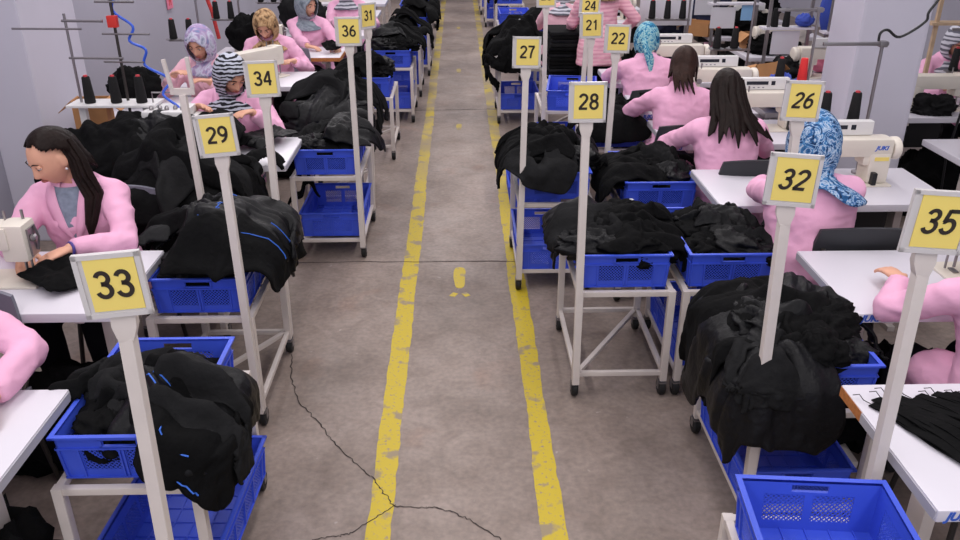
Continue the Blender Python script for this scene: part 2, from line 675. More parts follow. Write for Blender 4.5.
def crack(name, pts, w, seed):
    rng = random.Random(seed)
    m_ = MB()
    P = []
    for (x0, y0), (x1, y1) in zip(pts, pts[1:]):
        for i in range(8):
            t = i / 8
            P.append((x0 + (x1 - x0) * t + rng.uniform(-0.006, 0.006), y0 + (y1 - y0) * t + rng.uniform(-0.006, 0.006)))
    P.append(pts[-1])
    V, F = [], []
    for i, (x, y) in enumerate(P):
        a = P[max(0, i - 1)]
        b = P[min(len(P) - 1, i + 1)]
        dx, dy = b[0] - a[0], b[1] - a[1]
        L = math.hypot(dx, dy) + 1e-9
        ww = w * rng.uniform(0.5, 1.2)
        nx, ny = -dy / L * ww, dx / L * ww
        V += [(x + nx, y + ny, 0.002), (x - nx, y - ny, 0.002)]
    for i in range(len(P) - 1):
        F.append((2 * i, 2 * i + 1, 2 * i + 3, 2 * i + 2))
    m_.add(V, F)
    return struct(m_.build(name, M['crack'], smooth=False))


crack('trim_7', [(-0.884, 3.692), (-0.849, 3.472), (-0.767, 3.253), (-0.646, 3.076), (-0.555, 2.928), (-0.434, 2.769), (-0.368, 2.691), (-0.321, 2.61), (-0.275, 2.533), (-0.161, 2.519), (-0.111, 2.518), (-0.029, 2.482), (0.044, 2.425), (0.135, 2.338)], 0.0028, 1)
crack('trim_8', [(-0.275, 2.533), (-0.344, 2.467), (-0.429, 2.383), (-0.48, 2.369), (-0.567, 2.355)], 0.0024, 2)
crack('trim_9', [(-1.5, 4.84), (-0.7, 4.85), (0.1, 4.835), (0.9, 4.84), (1.6, 4.85)], 0.004, 3)
crack('trim_10', [(-1.0, 8.83), (-0.3, 8.80), (0.3, 8.84), (1.0, 8.82)], 0.006, 4)


# ------------------------------------------------------------------ trolley, crate
TW, TD, TZ = 0.44, 0.66, 0.555      # trolley width (x), depth (y), shelf height


def make_trolley():
    t = thing('trolley', '-', 'trolley')
    for sx in (-1, 1):
        for sy in (-1, 1):
            x, y = sx * (TW / 2 - 0.0125), sy * (TD / 2 - 0.0125)
            m_ = MB()
            m_.box((x, y, (0.085 + TZ) / 2), (0.032, 0.032, TZ - 0.085))
            m_.build('leg', M['white_metal'], t, bev=0.002)
            m_ = MB()
            m_.lathe([(0.011, 0.072), (0.011, 0.09)], (x, y, 0), 10)
            m_.box((x, y, 0.074), (0.034, 0.04, 0.006))
            for s in (-1, 1):
                m_.box((x + s * 0.0175, y + 0.010, 0.058), (0.003, 0.03, 0.044))
            ca = m_.build('caster', M['steel'], t)
            m_ = MB()
            m_.lathe([(0.006, -0.015), (0.036, -0.015), (0.041, -0.009), (0.041, 0.009), (0.036, 0.015), (0.006, 0.015)], (x, y + 0.012, 0.041), 20, axis='x')
            m_.build('wheel', M['rubber'], ca)
    m_ = MB()
    for sx in (-1, 1):
        m_.box((sx * (TW / 2 - 0.0125), 0, TZ - 0.0125), (0.024, TD - 0.05, 0.024))
    for sy in (-1, 1):
        m_.box((0, sy * (TD / 2 - 0.0125), TZ - 0.0125), (TW - 0.05, 0.024, 0.024))
    for k in (-1, 0, 1):
        m_.box((0, k * 0.16, TZ - 0.012), (TW - 0.05, 0.02, 0.006))
    m_.build('shelf_frame', M['white_metal'], t, bev=0.002)
    m_ = MB()
    zb = 0.125
    for sx in (-1, 1):
        m_.box((sx * (TW / 2 - 0.0125), 0, zb), (0.022, TD - 0.05, 0.022))
    for sy in (-1, 1):
        m_.box((0, sy * (TD / 2 - 0.0125), zb), (TW - 0.05, 0.022, 0.022))
    L = math.hypot(TW - 0.06, TD - 0.06)
    m_.box((0, 0, zb), (0.022, L, 0.02), rz=-math.atan2(TW - 0.06, TD - 0.06))
    m_.build('lower_frame', M['white_metal'], t, bev=0.002)
    return t


trolley0 = make_trolley()
first = {'trolley': True}


def trolley(cx, cy, label, group=None, rz=0.0):
    if first['trolley']:
        first['trolley'] = False
        trolley0.location = (cx, cy, 0)
        trolley0.rotation_euler = (0, 0, rz)
        trolley0['label'] = label
        if group:
            trolley0['group'] = group
        return trolley0
    return dup(trolley0, (cx, cy, 0), rz, label, group)


CW, CD, CH = 0.385, 0.575, 0.165


def crate_data():
    m_ = MB()
    t = 0.004

    def wall(L, T, windows, nslot):
        # a wall in the u-v plane, outside towards -y
        def b(u0, u1, v0, v1, th=t, off=0.0):
            m_.bx(u0, u1, -off, th - off, v0, v1, T)
        h = CH
        b(-L / 2, L / 2, 0, 0.032)
        if nslot:
            b(-L / 2, -0.05, 0.118, h)
            b(0.05, L / 2, 0.118, h)
            b(-0.05, 0.05, 0.118, 0.127)
            b(-0.05, 0.05, 0.149, h)
            for s in (-1, 1):
                m_.bx(s * 0.056 - 0.004, s * 0.056 + 0.004, -0.006, 0.002, 0.122, 0.153, T)
            m_.bx(-0.06, 0.06, -0.006, 0.002, 0.149, 0.154, T)
            m_.bx(-0.06, 0.06, -0.006, 0.002, 0.122, 0.127, T)
        else:
            b(-L / 2, L / 2, 0.118, h)
        m_.bx(-L / 2 - 0.012, L / 2 + 0.012, -0.012, t, h - 0.008, h, T)   # rim flange
        m_.bx(-L / 2 - 0.005, L / 2 + 0.005, -0.006, 0, 0.112, 0.118, T)
        m_.bx(-L / 2 - 0.005, L / 2 + 0.005, -0.006, 0, 0.0, 0.006, T)
        edges = [-L / 2]
        for (u0, u1) in windows:
            b(edges[-1], u0, 0.032, 0.118)
            edges.append(u1)
            cu, cv, hu, hv = (u0 + u1) / 2, 0.075, (u1 - u0) / 2, 0.043
            n = int((hu + hv) * 2 / 0.0135)
            for sgn in (-1, 1):
                for k in range(n + 1):
                    c = -(hu + hv) + 2 * (hu + hv) * k / n       # line u - sgn*v = c, clipped to the window
                    pts = []
                    lo, hi = -hv, hv
                    if sgn > 0:
                        lo, hi = max(-hv, -hu - c), min(hv, hu - c)
                    else:
                        lo, hi = max(-hv, c - hu), min(hv, c + hu)
                    if hi - lo < 0.004:
                        continue
                    pts = [(c + sgn * lo, lo), (c + sgn * hi, hi)]
                    (ua, va), (ub, vb) = pts
                    w = 0.0024
                    d = 0.0007 * sgn
                    V = []
                    for (uu, vv) in ((ua, va), (ub, vb)):
                        for (ou, oy) in ((-w, 0.0005), (w, 0.0005), (w, 0.0035), (-w, 0.0035)):
                            V.append((cu + uu + ou, oy + d, cv + vv))
                    m_.add(V, [(0, 1, 5, 4), (1, 2, 6, 5), (2, 3, 7, 6), (3, 0, 4, 7)], T)
        b(edges[-1], L / 2, 0.032, 0.118)
        us = sorted({-L / 2 + 0.004, L / 2 - 0.004, *[w[0] - 0.006 for w in windows], *[w[1] + 0.006 for w in windows]})
        for u in us:
            m_.bx(u - 0.003, u + 0.003, -0.006, 0, 0.006, 0.112, T)
    short = [(-0.125, -0.012), (0.012, 0.125)]
    long_ = [(-0.235, -0.125), (-0.108, -0.008), (0.008, 0.108), (0.125, 0.235)]
    wall(CW, Matrix.Translation((0, -CD / 2, 0)), short, True)
    wall(CW, Matrix.Translation((0, CD / 2, 0)) @ Matrix.Rotation(PI, 4, 'Z'), short, True)
    wall(CD, Matrix.Translation((CW / 2, 0, 0)) @ Matrix.Rotation(PI / 2, 4, 'Z'), long_, False)
    wall(CD, Matrix.Translation((-CW / 2, 0, 0)) @ Matrix.Rotation(-PI / 2, 4, 'Z'), long_, False)
    m_.bx(-CW / 2, CW / 2, -CD / 2, CD / 2, 0, 0.004)
    for k in range(-2, 3):
        m_.bx(k * 0.07 - 0.002, k * 0.07 + 0.002, -CD / 2, CD / 2, 0.004, 0.008)
    for k in range(-3, 4):
        m_.bx(-CW / 2, CW / 2, k * 0.075 - 0.002, k * 0.075 + 0.002, 0.004, 0.008)
    V = np.concatenate(m_.v)
    k = 0.95 + 0.05 * np.clip(V[:, 2] / CH, 0, 1)      # draft
    V[:, 0] *= k
    V[:, 1] *= k
    m_.v = [V]
    return m_.data('plastic_crate', M['blue'], smooth=False)


CRATE = crate_data()


def crate(cx, cy, z, label, group=None, rz=0.0, tilt=(0, 0)):
    o = link('plastic_crate', CRATE)
    o.location = (cx, cy, z)
    o.rotation_euler = (tilt[0], tilt[1], rz)
    return tag(o, label, 'crate', group)


# ------------------------------------------------------------------ number signs
def arc(cx, cy, rx, ry, a0, a1, n=14):
    return [(cx + rx * math.cos(R(a0 + (a1 - a0) * i / n)), cy + ry * math.sin(R(a0 + (a1 - a0) * i / n))) for i in range(n + 1)]


DIG = {
    '1': [[(0.10, 0.74), (0.22, 0.80), (0.32, 0.94)], [(0.32, 1.0), (0.32, 0.0)]],
    '2': [arc(0.28, 0.715, 0.215, 0.225, 170, -20) + [(0.40, 0.50), (0.10, 0.16), (0.045, 0.06)], [(0.0, 0.06), (0.52, 0.06)]],
    '3': [arc(0.265, 0.735, 0.195, 0.205, 165, -80) + [(0.20, 0.53)], [(0.20, 0.53)] + arc(0.265, 0.285, 0.225, 0.235, 85, -165)],
    '4': [[(0.37, 0.97), (0.035, 0.31)], [(0.0, 0.29), (0.54, 0.29)], [(0.40, 1.0), (0.40, 0.0)]],
    '5': [[(0.49, 0.94), (0.13, 0.94)], [(0.145, 0.99), (0.085, 0.50)], [(0.06, 0.50)] + arc(0.27, 0.32, 0.225, 0.265, 140, -160)],
    '6': [arc(0.28, 0.31, 0.215, 0.255, 0, 360, 24), arc(0.50, 0.40, 0.43, 0.54, 100, 185)],
    '7': [[(0.0, 0.94), (0.52, 0.94)], [(0.48, 0.93), (0.33, 0.66), (0.24, 0.36), (0.20, 0.0)]],
    '8': [arc(0.28, 0.735, 0.185, 0.205, 0, 360, 24), arc(0.28, 0.285, 0.22, 0.235, 0, 360, 24)],
    '9': [arc(0.27, 0.69, 0.215, 0.255, 0, 360, 24), arc(0.05, 0.60, 0.43, 0.54, -80, 5)],
}
_num = {}


def number_data(num, h, italic=0.0):
    """plain grotesque figures drawn as strokes, centred, in the x-y plane"""
    key = (num, h, italic)
    if key in _num:
        return _num[key]
    m_ = MB()
    w = 0.078
    adv = 0.66
    x0 = -(adv * (len(num) - 1) + 0.54) / 2
    for k, ch in enumerate(num):
        for st in DIG[ch]:
            P_ = np.array(st)
            T_ = np.gradient(P_, axis=0)
            T_ /= np.linalg.norm(T_, axis=1)[:, None]
            N_ = np.stack([-T_[:, 1], T_[:, 0]], 1) * w
            V = []
            for p, nn in zip(P_, N_):
                for q in (p + nn, p - nn):
                    X, Y = (q[0] + x0 + k * adv) * h, (q[1] - 0.5) * h
                    V += [(X + italic * Y, Y, 0.0), (X + italic * Y, Y, 0.0012)]
            F = []
            for i in range(len(P_) - 1):
                a = 4 * i
                F += [(a + 1, a + 3, a + 7, a + 5), (a, a + 4, a + 6, a + 2), (a, a + 1, a + 5, a + 4), (a + 2, a + 6, a + 7, a + 3)]
            m_.add(V, F)
    me = m_.data('number', M['ink'], smooth=False)
    _num[key] = me
    return me


def sign(num, xt, y, xb, label, yaw=0.0, roll=0.0, top=1.5, italic=0.0, z0=0.0, bw=0.15, bh=0.162, pitch=0.0):
    """post from the floor to a board whose top edge is at height top"""
    t = thing('number_sign', label, 'sign', (xb, y, 0))
    dx = xt - xb
    zb = top - bh
    lean = dx / top
    m_ = MB()
    m_.tube([(lean * z0, 0, z0), (lean * (zb - 0.06), 0, zb - 0.06)], 0.016, square=True, up=(0, 1, 0))
    m_.build('post', M['post'], t, bev=0.002)
    if z0 < 0.05:
        m_ = MB()
        m_.lathe([(0.045, 0), (0.045, 0.004), (0.02, 0.008)], (0, 0, 0), 18)
        m_.build('foot_plate', M['post'], t)
    xm = lean * (zb - 0.03)
    m_ = MB()
    m_.add([(-0.0165, -0.0165, 0), (0.0165, -0.0165, 0), (0.0165, 0.0165, 0), (-0.0165, 0.0165, 0),
            (-0.027, -0.014, 0.035), (0.027, -0.014, 0.035), (0.027, 0.014, 0.035), (-0.027, 0.014, 0.035),
            (-0.027, -0.008, 0.075), (0.027, -0.008, 0.075), (0.027, 0.008, 0.075), (-0.027, 0.008, 0.075)],
           [(0, 3, 2, 1), (0, 1, 5, 4), (1, 2, 6, 5), (2, 3, 7, 6), (3, 0, 4, 7), (4, 5, 9, 8), (5, 6, 10, 9), (6, 7, 11, 10), (7, 4, 8, 11), (8, 9, 10, 11)])
    br = m_.build('bracket', M['post'], t, bev=0.002)
    br.location = (lean * (zb - 0.062), 0, zb - 0.064)
    br.rotation_euler = (0, lean, yaw)
    m_ = MB()
    m_.box((0, 0, bh / 2), (bw, 0.010, bh))
    fr = 0.011
    for sx in (-1, 1):
        m_.box((sx * (bw / 2 - fr / 2), -0.0065, bh / 2), (fr, 0.004, bh))
    for z in (fr / 2, bh - fr / 2):
        m_.box((0, -0.0065, z), (bw, 0.004, fr))
    h = m_.build('holder', M['holder'], t)
    h.location = (lean * zb, -0.012, zb)
    h.rotation_euler = (pitch, roll + lean, yaw)
    m_ = MB()
    m_.box((0.004, -0.0064, bh / 2 + 0.004), (bw - 0.034, 0.0015, bh - 0.024))
    m_.build('card', M['yellow'], h, smooth=False)
    if num:
        n = link('number', number_data(num, 0.064, italic), h)
        n.location = (0.004, -0.0072, bh / 2 + 0.004)
        n.rotation_euler = (PI / 2, 0, 0)
    return t


sign('33', -0.742, 1.617, -0.775, 'yellow number 33 sign on a leaning white post, left foreground', yaw=R(6), roll=R(-4), bw=0.140, bh=0.150, )
ZL = 0.088        # these posts are clamped to a trolley leg and end just above its caster
sign('29', -0.915, 3.054, -0.8975, 'yellow number 29 sign on a white post by the crate of blue-zipped jackets', yaw=R(4), roll=R(-3), top=1.43, z0=ZL)
sign('34', -0.886, 3.746, -0.8975, 'yellow number 34 sign on a white post before the woman in the striped scarf', yaw=R(3), roll=R(-2), top=1.495, z0=ZL)
sign('36', -0.640, 4.894, -0.6375, 'yellow number 36 sign on a white post on the left', yaw=R(2), top=1.523, z0=ZL)
sign('31', -0.598, 5.586, -0.6375, 'narrow-looking yellow number 31 sign turned aside on a white post', yaw=R(52), top=1.513, z0=ZL)
sign('35', 1.150, 1.8465, 1.1825, 'yellow number 35 sign on a leaning white post at the right edge', yaw=R(-4), roll=R(4), italic=0.15, top=1.54, z0=ZL)
sign('32', 0.978, 2.314, 1.022, 'yellow number 32 sign on a white post before the woman in blue floral scarf', yaw=R(-12), roll=R(3), italic=0.2, top=1.49, z0=ZL)
sign('28', 0.506, 3.2535, 0.5275, 'yellow number 28 sign on a white post beside the aisle', yaw=R(-2), z0=ZL)
sign('26', 1.364, 3.2535, 1.412, 'yellow number 26 sign on a white post below the right pillar', yaw=R(-6), roll=R(3), italic=0.2, z0=ZL)
sign('27', 0.352, 4.394, 0.3375, 'yellow number 27 sign on a white post at the aisle edge', yaw=R(-2), top=1.49, z0=ZL)
sign('22', 0.925, 4.927, 0.9025, 'yellow number 22 sign on a thin white post, right row', yaw=R(-3), top=1.47, z0=ZL)
sign('21', 0.846, 5.453, 0.8925, 'yellow number 21 sign before the standing woman', yaw=R(-3), top=1.468, z0=ZL)
sign('24', 0.94, 6.146, 0.8925, 'yellow number 24 sign cut by the top edge, above number 21', yaw=R(-3), top=1.5, z0=ZL)
sign('23', 0.660, 6.513, 0.6725, 'yellow sign cut by the top edge just right of number 27', yaw=R(-2), italic=0.1, top=1.525, z0=ZL)

# ------------------------------------------------------------------ sewing stations
LEN, DEP, TOP = 1.2, 0.585, 0.76


def table(xend, ynear, right, label, wood=False, lettering=True, length=LEN, group=None):
    """right row: operator on the -y side and the free end towards -x; the left row is the same turned round"""
    if right:
        t = thing('sewing_table', label, 'table', (xend + length / 2, ynear, 0), 0, group)
    else:
        t = thing('sewing_table', label, 'table', (xend - length / 2, ynear + DEP, 0), PI, group)
    m_ = MB()
    m_.bx(-length / 2, length / 2, 0, DEP, TOP - 0.038, TOP)
    m_.build('tabletop', M['laminate'], t, bev=0.006)
    m_ = MB()
    if wood == 'part':                     # strip torn off at the far corner
        m_.bx(-length / 2 - 0.003, -length / 2, 0.006, DEP - 0.15, TOP - 0.036, TOP - 0.006)
        m2 = MB()
        m2.bx(-length / 2 - 0.002, -length / 2, DEP - 0.148, DEP - 0.004, TOP - 0.037, TOP - 0.003)
        e = m2.build('bare_edge', M['wood'], t)
        e['label'] = 'bare brown chipboard edge'
    elif wood:
        m_.bx(-length / 2 - 0.003, -length / 2, 0.004, DEP - 0.004, TOP - 0.036, TOP - 0.003)
        m_.bx(-length / 2, length / 2, DEP, DEP + 0.003, TOP - 0.036, TOP - 0.003)
        m_.bx(-length / 2, length / 2, -0.003, 0, TOP - 0.036, TOP - 0.003)
    else:
        m_.bx(-length / 2 - 0.003, -length / 2, 0.006, DEP - 0.006, TOP - 0.036, TOP - 0.006)
    e = m_.build('edge_band', M['wood'] if wood is True else M['edge_grey'], t)
    e['label'] = 'brown edge strip' if wood is True else 'grey edge strip'
    for sx in (-1, 1):
        m_ = MB()
        x = sx * (length / 2 - 0.16)
        m_.bx(x - 0.02, x + 0.02, 0.06, DEP - 0.06, 0.0, 0.03)
        m_.bx(x - 0.02, x + 0.02, 0.24, 0.32, 0.03, TOP - 0.07)
        m_.bx(x - 0.02, x + 0.02, 0.05, DEP - 0.05, TOP - 0.07, TOP - 0.038)
        m_.build('leg', M['white_metal'], t, bev=0.003)
    m_ = MB()
    m_.bx(0.12, 0.36, 0.2, 0.42, 0.5, TOP - 0.038)
    m_.lathe([(0.06, 0), (0.06, 0.1)], (0.06, 0.3, 0.6), 16, axis='x')
    m_.build('motor', M['black_plastic'], t, bev=0.01)
    m_ = MB()
    m_.bx(-0.2, 0.2, 0.12, 0.36, 0.08, 0.1)
    m_.bx(-0.42, 0.42, 0.27, 0.30, 0.075, 0.095)
    m_.build('treadle', M['dark_steel'], t)
    if lettering:
        n = link('lettering', text_data('JUKI', 0.036, M['blue_ink'], 0.25, 0.0016), t)
        n.location = (-length / 2 + 0.058, -0.0003, TOP - 0.020)
        n.rotation_euler = (PI / 2, 0, 0)
    return t


def machine_parts(t, mark=False, panel=True):
    """lockstitch head: front towards -y, pillar at +x, needle near x = 0; stands at z = 0"""
    m_ = MB()
    m_.bx(-0.10, 0.40, 0.0, 0.178, 0, 0.012)
    m_.build('bed', M['cream'], t, bev=0.006)
    m_ = MB()
    m_.bx(0.27, 0.385, 0.03, 0.16, 0.012, 0.20)
    m_.bx(-0.02, 0.39, 0.035, 0.155, 0.175, 0.285)
    m_.bx(0.24, 0.30, 0.04, 0.15, 0.12, 0.2)
    m_.bx(-0.080, 0.02, 0.035, 0.145, 0.115, 0.292)
    m_.build('arm', M['cream'], t, bev=0.022)
    m_ = MB()
    m_.lathe([(0.012, 0.38), (0.03, 0.392), (0.062, 0.395), (0.068, 0.405), (0.068, 0.43), (0.058, 0.438), (0.02, 0.44)], (0, 0.095, 0.215), 24, axis='x')
    m_.build('handwheel', M['cream'], t)
    m_ = MB()
    m_.tube([(-0.035, 0.09, 0.12), (-0.035, 0.09, 0.03)], 0.006, 8)
    m_.tube([(-0.065, 0.10, 0.12), (-0.065, 0.10, 0.02)], 0.005, 8)
    m_.box((-0.04, 0.08, 0.018), (0.022, 0.045, 0.006))
    m_.lathe([(0.022, 0.0), (0.022, 0.006), (0.008, 0.008), (0.008, 0.02)], (0.0, 0.012, 0.19), 14, axis='y')
    m_.box((-0.085, 0.09, 0.2), (0.008, 0.06, 0.13))
    m_.tube([(-0.092, 0.075, 0.27), (-0.10, 0.07, 0.21), (-0.092, 0.08, 0.15)], 0.005, 6)
    m_.lathe([(0.016, 0.0), (0.018, 0.012), (0.010, 0.018)], (0.0, 0.0, 0.0), 12, T=Matrix.Translation((-0.092, 0.105, 0.22)) @ Matrix.Rotation(-PI / 2, 4, 'Y'))
    m_.tube([(-0.05, 0.06, 0.29), (-0.05, 0.06, 0.335)], 0.006, 8)
    m_.tube([(0.02, 0.06, 0.285), (0.02, 0.06, 0.33)], 0.005, 6)
    m_.build('needle_and_guides', M['steel'], t)
    m_ = MB()
    m_.box((0.30, 0.015, 0.05), (0.025, 0.035, 0.075))
    m_.build('reverse_lever', M['black_plastic'], t, bev=0.006)
    if panel:
        m_ = MB()
        m_.bx(-0.02, 0.30, 0.115, 0.165, 0.288, 0.372)
        p = m_.build('control_panel', M['cream_white'], t, bev=0.006)
        m_ = MB()
        m_.bx(0.02, 0.16, 0.113, 0.116, 0.325, 0.35)
        m_.bx(0.18, 0.205, 0.113, 0.116, 0.322, 0.352)
        m_.build('display', M['screen'], p, smooth=False)
        m_ = MB()
        for k in range(4):
            m_.box((0.04 + k * 0.03, 0.114, 0.305), (0.012, 0.003, 0.006))
        m_.build('button', M['grey_plastic'], p, smooth=False)
    if mark:
        n = link('lettering', text_data('JUKI', 0.034, M['blue_ink'], 0.25, 0.0014), t)
        n.location = (0.325, 0.0345, 0.232)
        n.rotation_euler = (PI / 2, 0, 0)
        m_ = MB()
        m_.bx(0.295, 0.37, 0.0285, 0.0305, 0.155, 0.178)
        m_.build('sticker', M['yellow'], t, smooth=False)


MACH = {}


def machine(x, y, right, label, mark=False, panel=True, group=None):
    key = (mark, panel)
    if key not in MACH:
        t = thing('sewing_machine', label, 'sewing machine', (x, y, TOP), 0 if right else PI, group)
        machine_parts(t, mark, panel)
        t.scale = (1, 1, 0.87)
        MACH[key] = t
        return t
    return dup(MACH[key], (x, y, TOP), 0 if right else PI, label, group)


def cone_data(name, m, h=0.155, r0=0.032, r1=0.02):
    m_ = MB()
    m_.lathe([(r0 * 0.9, 0), (r0, 0.006), (r1 + 0.003, h - 0.006), (r1, h), (0.006, h)], (0, 0, 0), 18)
    return m_.data(name, m)


CONES = {k: cone_data('thread_cone', M[k + '_thread']) for k in ('black', 'red', 'white')}
m_ = MB()
m_.lathe([(0.012, 0.150), (0.0125, 0.163), (0.005, 0.165)], (0, 0, 0), 12)
CONE_TIP = m_.data('core_tip', M['red_core'])


def cone(kind, x, y, z, label, group=None, tip=True):
    o = link('thread_cone', CONES[kind])
    o.location = (x, y, z)
    tag(o, label, 'thread cone', group)
    if tip:
        link('core_tip', CONE_TIP, o)
    return o


def thread_stand(x, y, label, span=(-0.24, -0.08), h=1.48, zb=TOP, zplate=1.07, group=None):
    """rod on the table with a spool tray and a thread-guide arm reaching to -x"""
    t = thing('thread_stand', label, 'thread stand', (x, y, zb), 0, group)
    m_ = MB()
    m_.tube([(0, 0, 0), (0, 0, h - zb)], 0.009, 10)
    m_.lathe([(0.03, 0), (0.03, 0.012), (0.012, 0.018)], (0, 0, 0), 14)
    m_.build('rod', M['steel'], t)
    m_ = MB()
    m_.box(((span[0] - 0.03) / 2, 0, zplate - zb - 0.012), (abs(span[0]) + 0.05, 0.022, 0.014))
    m_.build('spool_bar', M['steel'], t)
    for s in span:
        m_ = MB()
        m_.lathe([(0.008, -0.006), (0.062, -0.004), (0.064, 0.0), (0.008, 0.002), (0.005, 0.004), (0.005, 0.14)], (s, 0, zplate - zb), 22)
        m_.build('spool_dish', M['steel'], t)
    m_ = MB()
    m_.box(((span[0] - 0.04) / 2, 0, h - zb - 0.01), (abs(span[0]) + 0.10, 0.02, 0.018))
    m_.box((0, 0, h - zb - 0.01), (0.04, 0.04, 0.03))
    m_.build('guide_arm', M['steel'], t, bev=0.003)
    return t


def chair(x, y, rz, label, m='dark_plastic', group=None):
    key = 'chair' + m
    if key in MACH:
        return dup(MACH[key], (x, y, 0), rz, label, group)
    t = thing('work_chair', label, 'chair', (x, y, 0), rz, group)
    MACH[key] = t
    m_ = MB()
    n = 10
    V, F = [], []
    for j in range(n + 1):
        for i in range(n + 1):
            u, v = i / n * 2 - 1, j / n * 2 - 1
            V.append((u * 0.2 * (1 - 0.08 * v * v), v * 0.19, 0.445 + 0.015 * u * u - 0.012 * max(0, v) ** 2))
    for j in range(n):
        for i in range(n):
            a = j * (n + 1) + i
            F.append((a, a + 1, a + n + 2, a + n + 1))
    k = len(V)
    V2 = [(a, b, c - 0.02) for a, b, c in V]
    F2 = [tuple(q + k for q in f)[::-1] for f in F]
    rim = [i for i in range(n + 1)] + [(j + 1) * (n + 1) - 1 for j in range(1, n + 1)] + [n * (n + 1) + i for i in range(n - 1, -1, -1)] + [j * (n + 1) for j in range(n - 1, 0, -1)]
    F3 = [(rim[i], rim[(i + 1) % len(rim)], rim[(i + 1) % len(rim)] + k, rim[i] + k) for i in range(len(rim))]
    m_.add(V + V2, F + F2 + F3)
    m_.build('seat', M[m], t)
    m_ = MB()
    V, F = [], []
    for j in range(n + 1):
        for i in range(n + 1):
            u, v = i / n * 2 - 1, j / n
            V.append((u * 0.205 * (1 - 0.10 * v ** 3), -0.205 - 0.04 * v + 0.035 * u * u, 0.62 + 0.235 * v - 0.02 * u * u * v))
    for j in range(n):
        for i in range(n):
            a = j * (n + 1) + i
            F.append((a, a + 1, a + n + 2, a + n + 1))
    V2 = [(a, b - 0.018, c) for a, b, c in V]
    F2 = [tuple(q + k for q in f)[::-1] for f in F]
    m_.add(V + V2, F + F2 + F3)
    m_.build('backrest', M[m], t)
    m_ = MB()
    for sx in (-1, 1):
        m_.tube([(sx * 0.16, -0.16, 0.43), (sx * 0.165, -0.22, 0.5), (sx * 0.165, -0.235, 0.75)], 0.01, 8)
    m_.build('back_frame', M['dark_steel'], t)
    for sx in (-1, 1):
        for sy in (-1, 1):
            m_ = MB()
            m_.tube([(sx * 0.16, sy * 0.15, 0.43), (sx * 0.19, sy * 0.2, 0.0)], 0.011, 8)
            m_.build('leg', M['dark_steel'], t)
    return t


# ------------------------------------------------------------------ garments
def jacket_grid(step, kind='jacket'):
    u = np.arange(-0.75, 0.751, step)
    v = np.arange(-0.05, 0.75, step)
    U, V = np.meshgrid(u, v)
    if kind == 'jacket':
        w = 0.27 - 0.03 * np.clip(V / 0.7, 0, 1)
        body = (np.abs(U) < w) & (V > 0) & (V < 0.66 + 0.03 * np.cos(U * 7))
        a = R(38)
        su = (np.abs(U) - 0.20) * math.cos(a) - (V - 0.60) * math.sin(a)
        sv = (np.abs(U) - 0.20) * math.sin(a) + (V - 0.60) * math.cos(a)
        sl = (su > -0.03) & (su < 0.56) & (np.abs(sv) < 0.085 - 0.045 * np.clip(su, 0, 1))
        mask = body | sl
    elif kind == 'trousers':
        mask = (np.abs(U) < 0.22) & (V > -0.04) & (V < 0.72) & ((V > 0.5) | (np.abs(U) > 0.025))
    else:
        mask = (np.abs(U) < 0.3) & (V > 0) & (V < 0.5)
    return U, V, mask


